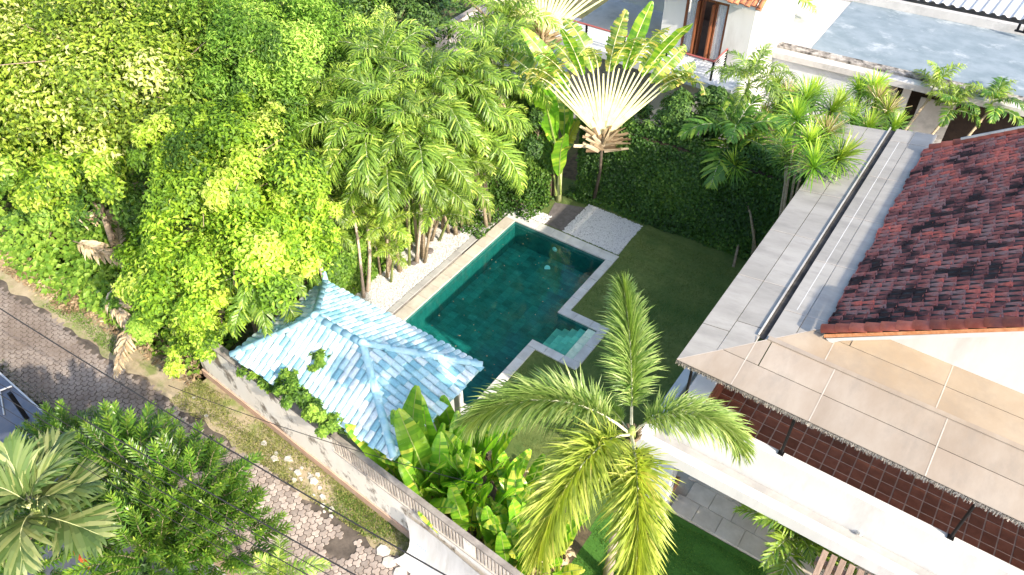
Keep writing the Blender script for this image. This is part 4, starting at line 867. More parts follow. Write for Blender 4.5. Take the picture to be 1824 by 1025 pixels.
# sparse grass tufts on the verge and by the lane
def tufts(name, label, regions, n, h, m, tint, seed):
    rg = np.random.default_rng(seed); Ps = []
    tot = sum((b[2]-b[0])*(b[3]-b[1]) for b in regions)
    for x0,y0,x1,y1 in regions:
        k = int(n*(x1-x0)*(y1-y0)/tot); Ps.append(np.stack([rg.uniform(x0,x1,k), rg.uniform(y0,y1,k), np.zeros(k)],1))
    P = np.concatenate(Ps); keep = (np.sin(P[:,0]*1.9+1)+np.sin(P[:,1]*7+P[:,0])+rg.normal(0,.8,len(P))) > -.5; P = P[keep]
    D = unit(rg.normal(size=P.shape)*[.8,.8,0]+[0,0,.7]); N = unit(rg.normal(size=P.shape)); L = h*rg.uniform(.5,1.3,len(P))
    V,F,T = leaves(P,D,N,L,L*.22,np.clip(tint+rg.normal(0,.25,len(P)),0,1)); link(name, npmesh(name,V,F,T,m), kind='stuff', label=label)
tufts('verge_grass','dry yellowish grass on the verge along the wall',[(-3.5,-12.55,8,-11.55)], 26000, .075, G['grassb'], .5, 8)
tufts('green_verge_grass','short green grass patch on the verge by the jungle',[(-10.2,-12.4,-6.0,-11.6),(2.6,-12.5,4.6,-11.9)], 9000, .07, G['mid'], .45, 9)
tufts('lane_moss','mossy grass in the joints at the shaded side of the street',[(-9,-15.2,-2.5,-14.4)], 7000, .05, G['dark'], .8, 10)
tufts('lawn_blades','short blades of the mown lawn',[(4.2,-8.3,9.0,-4.6),(5.7,-4.6,9.0,2.3),(4.15,-3,5.7,2.3)], 40000, .045, G['grassb'], .12, 12)
tufts('lawn_blades','short blades of the sunlit vivid front lawn',[(8.7,-11,12.6,-7.7)], 26000, .05, G['mid'], .25, 13)

# ---- ivy clad walls
def ivy_wall(label, a, b, h, th, n, m='ivy', tint=.45, size=.11, top_bush=0, seed=5):
    a, b = Vector((*a,0)), Vector((*b,0)); t = thing('ivy_wall', label, 'ivy wall', a); d = (b-a); L = d.length; u = d/L; nr = Vector((u.y,-u.x,0))
    mb = MB(); mb.add([tuple(v) for v in (nr*0, d, d-nr*th, -nr*th)]+[tuple(v+Vector((0,0,h))) for v in (nr*0, d, d-nr*th, -nr*th)], [(3,2,1,0),(4,5,6,7),(0,1,5,4),(1,2,6,5),(2,3,7,6),(3,0,4,7)]); mb.build('core', M['soil'], t)
    rg = np.random.default_rng(seed); s = rg.uniform(0,L,n); z = rg.uniform(0,h+.05,n); k2 = int(n*.25)
    off = .05+.07*(np.sin(s*3.1)*np.sin(z*3.7+s)+1)+rg.uniform(0,.07,n)+np.where(z < .3, .12, 0)
    P = np.outer(s,u)+np.outer(off,nr); P[:,2] += z; P[:k2] = np.outer(s[:k2],u)-np.outer(rg.uniform(0,th,k2),nr); P[:k2,2] = h+rg.uniform(0,.16,k2)+top_bush*rg.random(k2)*(.5+.5*np.sin(s[:k2]*2.3))
    N = unit(np.array(nr)*1.1+[0,0,.7]+rg.normal(0,.45,P.shape)); D = unit(rg.normal(size=P.shape)+[0,0,-.8])
    Lf = size*rg.uniform(.6,1.3,n); T = np.clip(tint+rg.normal(0,.2,n)+.25*np.sin(s*1.3)*np.sin(z*1.6+2),0,1); V,F,T = leaves(P,D,N,Lf,Lf*.8,T)
    link('ivy', npmesh('ivy',V,F,T,G[m]), t); return t
ivy_wall('tall dark ivy clad wall closing the lawn behind the traveller palm', (1.05,2.75), (9.6,3.25), 3.3, .5, 52000, top_bush=.5, seed=5)
ivy_wall('shorter ivy clad wall section left of the banana plant, ending in a corner', (-4.2,.6), (.42,1.75), 2.7, .5, 20000, tint=.6, seed=6)
ivy_wall('sunlit yellow-green hedge wall along the pebble strip, behind the thin palms', (-2.3,-8.1), (-2.75,.3), 1.75, .5, 26000, m='mid', tint=.62, seed=7)
TR('dark leafy shrub on top of the ivy wall below the neighbour balcony', [((3.90,4.44,3.60),1.1,.8),((3.30,3.97,3.40),.8,.8),((4.56,4.96,3.90),.9,.8)], 9000, .13, 'dark', base=(5.2,4.2,0), name='shrub', cat='shrub', r0=.05, tint=(.75,.2))
TR('dark leafy shrub behind the left ivy wall section', [((-0.04,1.55,3.00),.9,.8),((-1.17,1.98,3.20),.9,.8)], 6000, .13, 'dark', base=(-.3,3.4,0), name='shrub', cat='shrub', r0=.05, tint=(.7,.2))
TR('dark shrub between the dracaenas and the ivy wall', [((6.70,4.20,2.60),.9,.9),((7.83,4.35,1.80),.9,.9),((5.56,4.76,3.00),.8,.9)], 9000, .13, 'dark', base=(7.6,2.2,0), name='shrub', cat='shrub', r0=.05, tint=(.5,.2))

# ---- frond meshes
AR = [frond(2.3, 46, .66, .042, 64, 108, .3, .6, 42, (.5,.2), 1+i, mats=[G['areca'], M['rachis']]) for i in range(4)]
AR2 = [frond(1.7, 30, .55, .055, 70, 90, .2, .7, 38, (.68,.16), 21+i, mats=[G['areca'], M['rachis']]) for i in range(2)]
KE = [frond(1.9, 26, .62, .075, 60, 105, 0, .45, 40, (.6,.2), 31+i, mats=[G['kentia'], M['rachis']], vee=15) for i in range(3)]
DEAD = frond(1.6, 20, .5, .06, 10, 100, .3, 1.2, 55, (.6,.2), 41, mats=[G['dead'], M['bark']])
def areca(label, top, base, n=15, sc_=1.0, meshes=None, fr=(-45,22), tr=.05, stems=1, dead=0, tm='trunk', grp='palms in the grove beside the pool'):
    t = palm(label, base, top, meshes or AR, (n, *fr), tr, sc_, grp, tm=tm, name='palm')
    tp = Vector(top)-Vector(base)
    for s in range(stems-1):
        mb = MB(); a = random.uniform(0,6.28); q = Vector((math.cos(a)*.28, math.sin(a)*.28,0)); e = tp*random.uniform(.6,.9)+q*1.6
        mb.tube([q, q*1.3+tp*.4, e], [tr*1.1, tr*.8, tr*.6], 6); mb.build('stem', M['shaft' if s%2 else 'trunk'], t, True)
        for k in range(5): link('frond', (meshes or AR)[k%len(meshes or AR)], t, e, (0, -math.radians(random.uniform(-30,30)), k*2.4+a), sc_*.7)
    for k in range(dead): link('dead_frond', DEAD, t, tp+Vector((0,0,-.05)), (0, math.radians(random.uniform(20,45)), k*2.1+3.3), sc_)
    return t
# front palms of the grove: (top px,py,z) (base px,py)
areca('slender kentia-like palm with broad yellow leaflets at the left front of the grove', (-2.59,-5.27,3.60), (-1.82,-6.14,0.00), 11, 1.15, AR2+AR[:1], (-35,25), .045, tm='trunkp')
areca('thin palm standing right beside the slender palm above the pavilion corner', (-2.23,-5.09,2.20), (-1.90,-5.86,0.00), 8, .75, AR2, (-30,25), .06, tm='trunkp')
areca('palm clump with orange-green stems in the middle of the pebble strip', (-1.51,-4.99,2.00), (-1.82,-4.97,0.00), 9, .8, AR2, (-35,30), .045, stems=4)
areca('tall clump palm with pale leaning trunk above the pebble strip', (-1.11,-3.58,3.20), (-1.50,-3.81,0.00), 14, 1.0, AR, (-45,25), .055, stems=3, tm='trunkp')
areca('palm clump with arching glossy fronds hanging over the pebbles', (-1.04,-2.34,2.60), (-1.82,-2.62,0.00), 13, .95, AR, (-50,20), .05, stems=3)
areca('short yellowing palm in the pebbles near the far pool corner', (-0.97,-2.06,1.40), (-1.32,-1.82,0.00), 8, .6, AR2, (-30,25), .06, stems=2)
GR = [(-2.44,-3.20,4.8,'dense silvery palm crown in the centre of the grove'),
 (-2.85,-4.09,4.6,'silvery palm crown left of the centre of the grove'),
 (-1.40,-3.30,4.2,'drooping palm crown above the leaning trunk'),
 (-2.07,-1.71,4.8,'tall palm crown right of the centre of the grove'),
 (-4.38,-3.74,4.6,'palm crown touching the lime green jungle tree'),
 (-4.46,-4.90,3.6,'low palm crown at the left side of the grove'),
 (-4.09,-1.56,5.0,'far palm crown near the pale boundary wall'),
 (-1.71,-0.40,4.6,'palm crown at the far right of the grove'),
 (-1.09,-0.97,3.6,'palm crown with yellow stems above the short ivy wall'),
 (-1.91,-4.24,3.8,'palm crown hanging low over the thin trunks'),
 (-3.54,-5.52,2.8,'low palm crown next to the overhanging lime tree'),
 (-1.73,1.23,4.8,'palm with tan dead skirt left of the traveller palm'),
 (-0.85,-1.03,2.6,'small palm at the foot of the short ivy wall'),
 (-1.39,1.76,3.0,'slim palm right before the gap to the banana plant'),
 (-3.96,5.06,4.0,'yellowish palm beside the far fan of the second traveller palm')]
for i,(x,y,z,lb) in enumerate(GR):
    dd = 5 if 'dead' in lb else 0
    areca(lb, (x,y,z), (x+random.uniform(-.3,.3), y+random.uniform(-.3,.3), 0), 17, 1.3 if z > 3 else .95, AR if i%4 else AR+AR2, (-50,28), .06, stems=2, dead=dd+(1 if i%5==0 else 0))
for nm, tp, bs, n, s_, ms in [
 ('deep green palm in front of the dracaenas by the ivy wall', (5.88,4.54,2.90), (6.77,2.94,0.00), 12, 1.6, KE),
 ('slim palm rising beside the neighbour balcony corner', (5.60,5.98,4.30), (6.11,6.98,0.00), 12, 1.0, AR),
 ('low palm with yellow-green fronds by the shed doorway', (11.52,12.14,2.40), (10.4,8.2,0), 10, .8, KE+AR2),
 ('upright palm spear in front of the shed wall', (10.63,12.62,2.60), (9.8,8.2,0), 6, 1.0, AR2),
 ('bright palm near the far end of the beige eave', (12.70,12.80,2.60), (11.6,8.6,0), 9, .9, KE+AR2),
 ('palm in the side lawn behind the neighbour house', (3.54,15.42,3.50), (3.0,15.0,0), 11, 1.1, AR2),
 ('palm trunk with hanging fronds before the boundary wall', (-7.15,5.37,5.60), (-7.0,11.3,0), 9, 1.0, AR),
 ('second palm trunk standing before the boundary wall', (-6.11,6.01,5.40), (-6.0,11.0,0), 9, 1.0, AR)]:
    areca(nm, tp, bs, n, s_, ms, (-30,40) if 'spear' in nm else (-45,22), .06, grp='palms around the buildings')
# thin fronds leaning over the pavilion from the hidden palm
pp = areca('palm whose dull fronds hang over the left corner of the blue roof', (-1.38,-9.84,3.50), (-3.0,-8.6,0), 11, 1.15, [frond(1.9, 38, .6, .05, 50, 100, .3, .8, 40, (.42,.18), 91+i, mats=[G['areca'], M['rachis']]) for i in range(2)], (-50,0), .07)
mb = MB(); q = Vector((-2.00,-7.43,2.00)); mb.tube([(q.x,q.y,0), q, q+Vector((0,0,1.3))], [.07,.065,.06], 8); o = mb.build('bare_trunk', M['trunkp'], None, True); tag(o, 'bare reddish trunk rising just behind the pavilion corner finial', 'trunk')

# ---- the foxtail palm in the foreground
def foxtail(me_list):
    base = Vector((9.62,-10.02,0)); top = Vector((9.58,-9.98,5.20)); t = thing('foxtail_palm', 'tall foxtail palm with bushy plume fronds in the foreground', 'palm', base); tp = top-base
    mb = MB(); mb.tube([tp*0, tp*.3, tp*.7, tp], [.13,.10,.095,.09], 12)
    for k in range(24): z = .2+k*.19; mb.tube([tp*(z/tp.z)-Vector((0,0,.012)), tp*(z/tp.z)+Vector((0,0,.012))], .105-.0005*k, 12)
    mb.build('trunk', M['trunkp'], t, True)
    mb = MB(); mb.tube([tp-Vector((0,0,.15)), tp+Vector((0,0,.3)), tp+Vector((0,0,.7))], [.13,.12,.05], 10); mb.build('crownshaft', M['shaft'], t, True)
    mb = MB()
    for k in range(26): a = k*2.4; mb.tube([tp+Vector((math.cos(a)*.1,math.sin(a)*.1,.35)), tp+Vector((math.cos(a)*.2,math.sin(a)*.2,.5+random.uniform(0,.12)))], [.035,.012], 4)
    mb.build('leaf_bases', M['bark'], t)
    for az, pitch, sc_, k in FOX:
        link('frond', me_list[k], t, tp+Vector((0,0,.45)), (0,-math.radians(pitch),math.radians(az)), sc_)
    return t
FX = [frond(3.0, 210, .76, .026, 58, a, 1.0, .5, 46, tn, 70+i, start=.2, hook=1.5, rr=.03, brush=True, mats=[G[g], M['rachis']]) for i,(a,tn,g) in enumerate([(70,(.5,.2),'fox'),(112,(.5,.2),'fox'),(128,(.5,.2),'foxy'),(118,(.6,.2),'foxy'),(100,(.5,.2),'fox'),(150,(.62,.2),'fox')])]
FOX = [(131,12,1.06,0),(212,-8,1.22,4),(262,-12,1.3,2),(300,-22,1.28,3),(20,10,.95,5),(240,-38,.65,1),(160,-30,.5,1)]
foxtail(FX)

# ---- banana-like blades
def blade(L, W, arch=60, a0=80, pet=.35, torn=0.0, wave=.05, seed=0, mats=None, yel=.0, cup=.25, n=16):
    rg = np.random.default_rng(seed); mb = MB(); K = n; C=[]; A=[]
    x=z=0.0; tot = L*(1+pet); st = tot/K/2; ang = a0
    pts=[]; 
    for i in range(2*K+1):
        u = i/(2*K); an = math.radians(a0-arch*u**1.4); pts.append((x,z,an)); x += math.cos(an)*st; z += math.sin(an)*st
    mb.tube([(p[0],0,p[1]) for p in pts[::2]], [.028*(1-.85*q) for q in np.linspace(0,1,len(pts[::2]))], 5, mi=1)
    i0 = int(2*K*pet/(1+pet)); seg = list(range(i0, 2*K+1)); m = len(seg)
    for sgn in (-1,1):
        prev = None; k = 0
        while k < m-1:
            u0, u1 = k/(m-1), (k+1)/(m-1)
            def w(u): return W*.5*max(.02, math.sin(PI*min(1,(u*.96+.03)))**.62)*(1 if u < .9 else 1)
            gap = rg.random() < torn; dr = rg.uniform(0,1.0)*torn*(1.0 if gap else .4); tt = float(np.clip(.5+rg.normal(0,.14)+(yel if rg.random() < yel else 0)+u0*.15*yel,0,1))
            def pt(u, uu, f, dz):
                p = pts[seg[min(m-1, uu)]]; ww = w(u); an = p[2]; nx, nz = -math.sin(an), math.cos(an)
                lift = cup*ww*f*(1-f*.6)-dz*ww*f*f; wv = wave*W*math.sin(u*19+sgn)*f*f
                return (p[0]+nx*(lift+wv)-math.cos(an)*0+ math.cos(an)*ww*f*.18, sgn*ww*f*(1-dz*.25), p[1]+nz*(lift+wv)-dz*ww*f*.35+math.sin(an)*ww*f*.18)
            g_ = .12*torn
            vs = [pt(u0,k,0,dr),pt(u1,k+1,0,dr),pt(u1-(g_*.3 if gap else 0),k+1,.55,dr),pt(u0,k,.55,dr),pt(u1-(g_*.3 if gap else 0),k+1,1,dr),pt(u0+(.012 if gap else 0),k,1,dr)]
            fs = [(0,1,2,3),(3,2,4,5)] if sgn > 0 else [(3,2,1,0),(5,4,2,3)]
            mb.add(vs, fs, 0, tt); k += 1
    return mb.mesh('leaf', mats)
BN = [blade(1.5,.42,a,88,.45,.06,.05,i,[G['banana'],M['shaft']],.1+.12*i) for i,a in enumerate((12,30,50,70))]
BNt = [blade(1.2,.40,55,85,.5,.5,.08,9+i,[G['banana'],M['shaft']],.8) for i in range(2)]
def clump(label, base, lv, cat='banana plant', name='banana_plant', stem=None, group=None):
    t = thing(name, label, cat, base, group)
    if stem: mb = MB(); mb.tube([(0,0,0),(0,0,stem*.6),(0,0,stem)], [.11,.085,.05], 9); mb.build('stem', M['petiole'], t, True)
    for me, z, az, pitch, s_, r in lv: link('leaf', me, t, (math.cos(math.radians(az))*r, math.sin(math.radians(az))*r, z), (math.radians(random.uniform(-14,14)), -math.radians(pitch), math.radians(az)), s_)
    return t
clump('tall upright banana plant standing between the two ivy wall sections', (0.65,1.98,0.00), [(BN[1],1.5,215,0,1.75,.05),(BN[0],1.6,300,2,1.9,.05),(BN[0],1.1,40,0,1.6,.05),(BN[3],1.9,140,4,1.5,.05),(BN[1],.4,330,-2,1.6,.14),(BN[0],.3,250,0,1.5,.12),(BN[2],1.4,180,-4,1.5,.05),(BNt[0],1.2,80,0,1.4,.05)], stem=1.7)
clump('banana plant with grey-green arching leaves behind the short ivy wall', (-1.40,2.33,1.50)[:2]+(0,), [(BN[3],1.2,200,-5,1.1,.05),(BN[2],1.3,30,-5,1.1,.05),(BNt[1],1.3,110,-8,1.1,.05),(BN[1],1.2,280,-3,1.1,.05)], stem=1.3)
# heliconia bed along the street wall
hb = [(4.75,-11.3),(5.05,-10.5),(4.85,-11.5),(5.3,-11.0),(5.3,-9.9),(5.5,-11.3),(5.5,-10.6),(5.9,-10.1),(6.0,-11.1),(6.4,-10.6),(6.6,-11.4),(6.9,-10.9),(7.1,-10.3),(7.4,-11.3),(7.7,-10.8),(7.9,-11.6),(8.3,-11.2),(8.4,-10.7),(7.6,-10.0),(6.6,-9.7)]
desc = ['at the corner of the blue roof','second from the blue roof, tall and upright','pressed against the slatted parapet by the roof','with a very broad glossy leaf','behind the broad glossy leaf, near the pavilion post','leaning over the slatted parapet','in the middle of the bed','on the lawn side of the bed','beside the white pole','behind the white pole','with a pale yellow leaf over the parapet','with brown withered leaf tips','under the long foxtail frond','near the filled parapet section','with curled yellowing leaves','at the parapet below the foxtail palm','nearest the foxtail trunk on the wall side','nearest the foxtail trunk on the lawn side','thin one under the left foxtail plume','thin one at the edge of the front lawn']
for i,(x,y) in enumerate(hb):
    lv = []; n = 6 if i < 12 else 7
    for k in range(n):
        az = (k*137.5+i*50) % 360; az = az if not (y < -10.75 and 200 < az < 345) else az-180; me = random.choice(BN[:3] if i < 10 else BN+BNt); lv.append((me, random.uniform(0,.35), az, random.uniform(-12,6) if y < -10.75 else random.uniform(-20,0), random.uniform(.9,1.25)*((1.35 if i in (0,3) else 1.1 if i in (1,4) else 1) if i < 10 else .85), .14))
    clump('heliconia '+desc[i], (x,y,0), lv, 'heliconia', 'heliconia', None, 'heliconias in the bed by the street wall')
mb = MB(); q = Vector((5.85,-10.75,0)); mb.tube([q, q+Vector((0,0,1.9))], .035, 8); o = mb.build('white_pole', M['white']); tag(o, 'thin white pole standing among the heliconias', 'pole')
mass('withered beige leaves among the heliconias', '', 'leaf_litter', G['dead'], [(5.4,-11.4,8.6,-10.0,1.9),(4.2,-11.4,5.4,-9.6,1.3),(5.0,-9.4,6.6,-8.8,.6)], 1300, .2, .7, 15, .45)

# ---- traveller palms: a flat fan of stalks with torn blades at the ends
TV = [blade(2.2,.70,a,90-8,.06,.6,.08,50+i,[G['trav'],M['fanp']],.35) for i,a in enumerate((40,75,105))]
TVs = [blade(2.4,.60,25,88,.06,.15,.05,57,[G['banana'],M['fanp']],.3)]
def traveller(label, base, heart, n, L, spread, face, leaf_from=0, lean=8, ex=1.0):
    t = thing('traveller_palm', label, 'traveller palm', base); h = Vector(heart)-Vector(base)
    mb = MB(); mb.tube([(0,0,0), h*.5+Vector((.12,-.05,0)), h], [.07,.05,.06], 9); mb.build('trunk', M['darkbark'], t, True)
    u = Vector((math.cos(face), math.sin(face), 0)); fwd = Vector((-u.y, u.x, 0))   # fan plane holds u and z
    for i in range(n):
        a = math.radians(-spread+2*spread*i/(n-1)); d = (u*math.sin(a)+Vector((0,0,1))*math.cos(a)+fwd*random.uniform(-.03,.03)).normalized()
        b = h+u*math.sin(a)*.10-Vector((0,0,.05)); l = L*random.uniform(.94,1.04); e = b+d*l; w_ = .055
        mb = MB(); s = (d.cross(fwd)).normalized()
        mb.add([b-s*w_*1.5, b+s*w_*1.5, e+s*w_*.42, e-s*w_*.42, b-s*w_+fwd*-.05, b+s*w_-fwd*.05, e+s*w_*.4-fwd*.025, e-s*w_*.4-fwd*.025], [(3,2,1,0),(4,5,6,7),(0,1,5,4),(1,2,6,5),(2,3,7,6),(3,0,4,7)])
        st = mb.build('stalk', M['fanp'], t)
        me = (TV+TVs)[i%4] if abs(a) < .6 else TV[1+(i%2)]
        # blade grows on along the stalk, bending outwards and down
        zax = Vector((0,0,1)); x_ = (u*math.copysign(1, a+.001)*.55-fwd*(1.0 if i%3 else -.8)).normalized()
        tip = d; side = tip.cross(x_).normalized(); xo = side.cross(tip).normalized()
        R = Matrix((xo, side, tip)).transposed() if Matrix((xo, side, tip)).determinant() > 0 else Matrix((xo, -side, tip)).transposed()
        if i%3 == 2 and abs(a) < .6: continue
        o = link('leaf', me, t); o.matrix_local = Matrix.Translation(e) @ R.to_4x4() @ Matrix.Scale(random.uniform(.75,1.0)*ex, 4)
    mb = MB()
    for i in range(64):       # old papery leaf bases around the heart
        a = math.radians(random.uniform(-78,78)); d = (u*math.sin(a)+Vector((0,0,1))*math.cos(a)*.7-fwd*random.uniform(-.1,.35)).normalized(); s = d.cross(fwd).normalized()*random.uniform(.04,.10); l = random.uniform(.35,.95); b = h+u*math.sin(a)*.1-Vector((0,0,random.uniform(.1,.7)))
        mb.add([b-s,b+s,b+d*l+s*.4-fwd*.05,b+d*l-s*.8], [(0,1,2,3)], 0, random.random())
    mb.build('dry_sheath', G['dead'], t)
    return t
traveller('traveller palm with a great flat fan of pale stalks above the ivy wall', (1.8,2.6,0), (2.20,2.10,3.41), 25, 2.45, 45, .60)
traveller('second traveller palm farther back, its fan cut by the top edge', (-2.4,6.6,0), (-2.99,6.20,4.00), 23, 2.9, 56, .60)

# ---- dracaena rosettes
def rosette(n, L, W, m, seed, droop=.5, tint=(.5,.2), up=-.1):
    rg = np.random.default_rng(seed); mb = MB()
    for i in range(n):
        a = i*2.39996; q = i/n; el = math.radians(82-105*q+rg.normal(0,6)); d = np.array([math.cos(a)*math.cos(el), math.sin(a)*math.cos(el), math.sin(el)]); s = unit(np.cross(d,[0,0,1.0])+1e-6)*W*.5
        l = L*rg.uniform(.8,1.1); p1 = d*l*.45; d2 = unit(d+np.array([0,0,-droop])); p2 = p1+d2*l*.35; d3 = unit(d2+np.array([0,0,-droop])); p3 = p2+d3*l*.25; tt = float(np.clip(tint[0]+(.3-.5*q)+rg.normal(0,.12),0,1))
        mb.add([-s*.6, s*.6, p1+s, p1-s, p2+s*.8, p2-s*.8, p3], [(0,1,2,3),(3,2,4,5),(5,4,6)], 0, tt)
    return mb.mesh('rosette', [G[m]])
RO = [rosette(120, .72, .034, 'drac', i, .38) for i in range(3)]
def plume(seed):
    rg = np.random.default_rng(seed); mb = MB()
    for i in range(70):
        d = unit(rg.normal(size=3)*[.6,.6,.4]+[0,0,.8]); l = rg.uniform(.25,.5); p = d*l*.5+rg.normal(0,.03,3); s = unit(np.cross(d, rg.normal(size=3)))*.006
        mb.add([p*.2-s,p*.2+s,p+d*l*.5+s,p+d*l*.5-s], [(0,1,2,3)], 0, float(rg.random()))
    return mb.mesh('flower_plume', [G['panicle']])
PL = [plume(i) for i in range(2)]
DR = dict(
 left=('dracaena bush with brown flower plumes left of the beige eave', (8.2,2.6), [(6.04,4.51,3.20,1),(6.98,3.92,3.20,0),(6.35,6.25,3.20,1),(7.12,6.12,3.20,0),(6.31,5.34,3.20,1),(6.55,7.08,3.20,1),(6.64,3.10,3.20,0)]),
 mid=('dracaena bush with drooping rosettes over the far end of the beige eave', (9.2,1.6), [(8.37,2.36,4.60,0),(9.50,0.32,5.90,0),(8.96,1.44,5.90,0),(9.25,1.99,5.90,1),(8.28,2.41,5.90,0),(9.87,1.06,5.90,0),(8.93,3.42,5.90,0),(8.10,3.63,5.90,0),(8.08,2.90,4.60,0)]),
 right=('pale yellow-green dracaena bush by the flat roofed building', (10.2,4.6), [(9.22,6.06,4.40,0),(9.80,5.64,4.40,0),(8.58,6.91,4.40,0),(9.51,7.56,4.40,1),(8.82,7.99,4.40,0),(10.02,7.04,4.40,1),(9.08,8.40,4.40,0),(10.42,6.27,4.40,0)]),
 back=('dracaena bush in front of the blue-shaded white wall', (8.0,5.4), [(6.79,6.75,4.00,1),(6.25,7.08,4.00,0),(7.54,7.73,4.00,0),(7.0,6.6,4.00,1)]))
for key,(lb,bs,rs) in DR.items():
    t = thing('dracaena_bush', lb, 'dracaena', (bs[0],bs[1],0), 'dracaena bushes at the far end of the house'); cz = sum(r[2] for r in rs)/len(rs)
    for i,(x,y,z,fl) in enumerate(rs):
        p = Vector((x-bs[0],y-bs[1],z)); mb = MB(); q = Vector((random.uniform(-.2,.2),random.uniform(-.2,.2),0)); mb.tube([q, q+(p-q)*.45+Vector((0,0,.4)), p], [.05,.04,.028], 6); mb.build('stem', M['trunk'], t, True)
        link('rosette', RO[i%3], t, p, (random.uniform(-.4,.4),random.uniform(-.4,.4),random.uniform(0,6)), random.uniform(.95,1.2))
        if fl: link('flower_plume', PL[i%2], t, p+Vector((0,0,.15)), (0,0,i), 1.5)
# pale plumes
# ---- creepers on the pavilion roof and the wall top
def vine(label, lobes, n, base):
    t = thing('roof_creeper', label, 'creeper', base, 'creepers on the pavilion roof'); lb = [(x-base[0],y-base[1],z-base[2],r,r*.7) for x,y,z,r in lobes]
    V,F,T = crown_cloud(lb, n, .11, sub=10, tint=(.55,.22), aspect=.45, under=-.2); link('foliage', npmesh('foliage',V,F,T,G['mid']), t)
    mb = MB()
    for x,y,z,r,_ in lb: mb.tube([(0,0,0),(x*.5,y*.5,z*.5+.03),(x,y,z)], [.015,.01,.006], 4)
    mb.build('stem', M['bark'], t); return t
def LP(*a): return a
vine('small green creeper growing alone in the middle of the blue roof', [(*(1.34,-10.53,3.00),.24),(*(1.42,-10.25,3.05),.16),(*(1.19,-10.53,2.95),.19),(*(1.38,-10.27,3.00),.12),(*(1.29,-10.75,2.90),.12)], 1500, (1.16,-10.56,2.85))
vine('larger green creeper spilling over the wall top below the blue roof', [(*(1.39,-11.54,2.65),.34),(*(2.06,-11.61,2.55),.36),(*(2.59,-11.63,2.45),.34),(*(0.86,-11.52,2.60),.25),(*(0.82,-11.26,2.75),.2),(*(1.04,-11.40,2.60),.24),(*(1.58,-11.46,2.55),.26),(*(2.06,-11.46,2.50),.26),(*(2.55,-11.49,2.45),.24),(*(0.66,-11.45,2.50),.16)], 7500, (1.56,-11.49,2.35))
vine('thin dark creeper along the wall top at the left roof corner', [(*(-0.28,-11.61,2.30),.12),(*(0.13,-11.60,2.30),.13),(*(0.43,-11.57,2.35),.14),(*(-0.65,-11.63,2.30),.1)], 700, (-0.13,-11.58,2.20))
vine('small yellow creeper tip dangling at the right end of the roof edge', [(*(2.82,-11.46,2.35),.13),(*(3.05,-11.46,2.30),.09)], 420, (2.80,-11.41,2.20))

# ---- near left: narrow leaved shrub of bottlebrush sprays, fan palm
def spray(L, n, l, m, seed, tint):
    rg = np.random.default_rng(seed); mb = MB(); mb.tube([(0,0,0),(L*.5,0,.04),(L,0,0)], [.012,.009,.004], 4, mi=1)
    for i in range(n):
        u = i/n; a = i*2.4; c = np.array([L*u,0,.04*math.sin(PI*u)]); d = unit(np.array([.55+.5*u, math.cos(a), math.sin(a)*.8+.15])); ll = l*rg.uniform(.8,1.15)*(1-.35*u**3); s = unit(np.cross(d,[.2,.1,1]))*l*.085
        tt = float(np.clip(tint+.35*u**2+rg.normal(0,.14),0,1)); mb.add([c-s*.4,c+s*.4,c+d*ll*.5+s,c+d*ll*.5-s,c+d*ll+np.array([0,0,-.1*ll])], [(0,1,2,3),(3,2,4)], 0, tt)
    return mb.mesh('spray', [G[m], M['bark']])
SP = [spray(.62, 58, .21, 'pod', i, .38+.06*i) for i in range(3)]
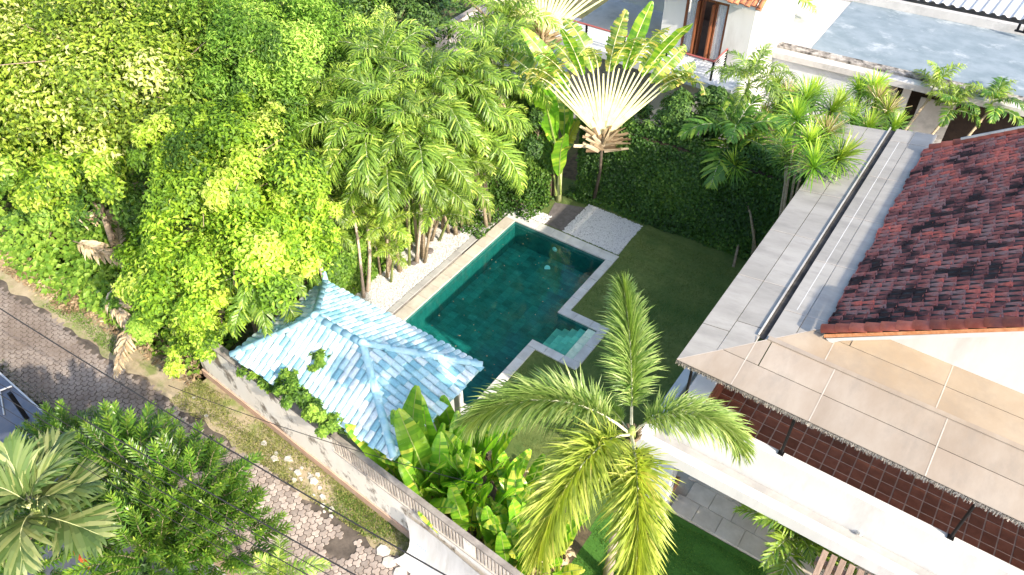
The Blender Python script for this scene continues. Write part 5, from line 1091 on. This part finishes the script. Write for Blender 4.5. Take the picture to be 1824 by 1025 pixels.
def shrub(label, base, dome, n, sc_=1.0, group=None, seed=1):
    rg = random.Random(seed); t = thing('narrow_leaved_tree', label, 'tree', base, group)
    for (x,y,z,r,rz_), k in dome:
        c = Vector((x-base[0],y-base[1],z)); mb = MB(); mb.tube([(0,0,0),c*.5,c],[.09,.06,.04],7); mb.build('trunk', M['bark'], t, True)
        for i in range(k):
            a = i*2.39996; q = 1-1.25*(i+.5)/k; rr = math.sqrt(max(0,1-q*q)); d = Vector((math.cos(a)*rr, math.sin(a)*rr, q)); p = c+Vector((d.x*r,d.y*r,d.z*rz_))*rg.uniform(.45,.95)
            dd = (d+Vector((rg.uniform(-.35,.35),rg.uniform(-.35,.35),rg.uniform(.0,.55)))).normalized(); e = dd.to_track_quat('X','Z').to_euler()
            link('spray', SP[i%3], t, p, e, sc_*rg.uniform(.85,1.3))
    return t
shrub('dark green narrow leaved tree with bottlebrush shoots beside the street', (-1.9,-16.2,0), [((*(1.77,-15.27,3.00),1.25,1.1),95),((*(0.14,-15.37,3.00),1.0,.9),60),((*(2.34,-16.35,3.20),1.1,1.0),70),((*(2.83,-15.23,2.60),1.0,.8),60),((*(0.04,-16.17,2.60),.9,.8),40)], 90)
shrub('smaller narrow leaved tree leaning over the grey metal roof', (-4.6,-15.9,0), [((*(-2.18,-15.71,2.60),.55,.45),34),((*(-1.55,-15.57,2.50),.5,.45),22),((*(-0.47,-17.78,3.00),.7,.6),34),((*(0.66,-17.88,3.20),.7,.6),30)], 90, .85, seed=3)
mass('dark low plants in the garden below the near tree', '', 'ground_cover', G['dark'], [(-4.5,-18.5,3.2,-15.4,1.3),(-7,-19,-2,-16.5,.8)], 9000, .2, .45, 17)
# fan-like palm (pleated, barely split fronds)
FP = [frond(1.5, 30, .85, .085, 65, a, 0, .25, 52, (.55,.2), 80+i, start=.22, rr=.022, vee=12, mats=[G['fan'], M['petiole']]) for i,a in enumerate((45,75,100))]
palm('pale fan-like palm with pleated fronds in the near left corner', (-2.6,-18.0,0), (0.87,-17.30,4.40), FP, (13,-45,22), .09, 1.05, None, name='fan_palm', shaft=True)
palm('narrow palm with upright yellow-green fronds at the bottom edge', (3.2,-14.9,0), (4.69,-15.18,2.40), [frond(1.7,34,.5,.045,75,60,.3,.3,30,(.72,.15),95,mats=[G['areca'],M['rachis']]), AR[0]], (9,-25,26), .06, .62, None, name='palm')
palm('small arching palm with yellow-green fronds in front of the lower white ledge', (12.6,-8.9,0), (12.93,-7.67,1.40), [frond(1.8,40,.5,.045,66,100,.15,.5,42,(.85,.22),97+i,mats=[G['kentia'],M['rachis']]) for i in range(2)], (14,-28,22), .07, 1.1, None, name='palm')
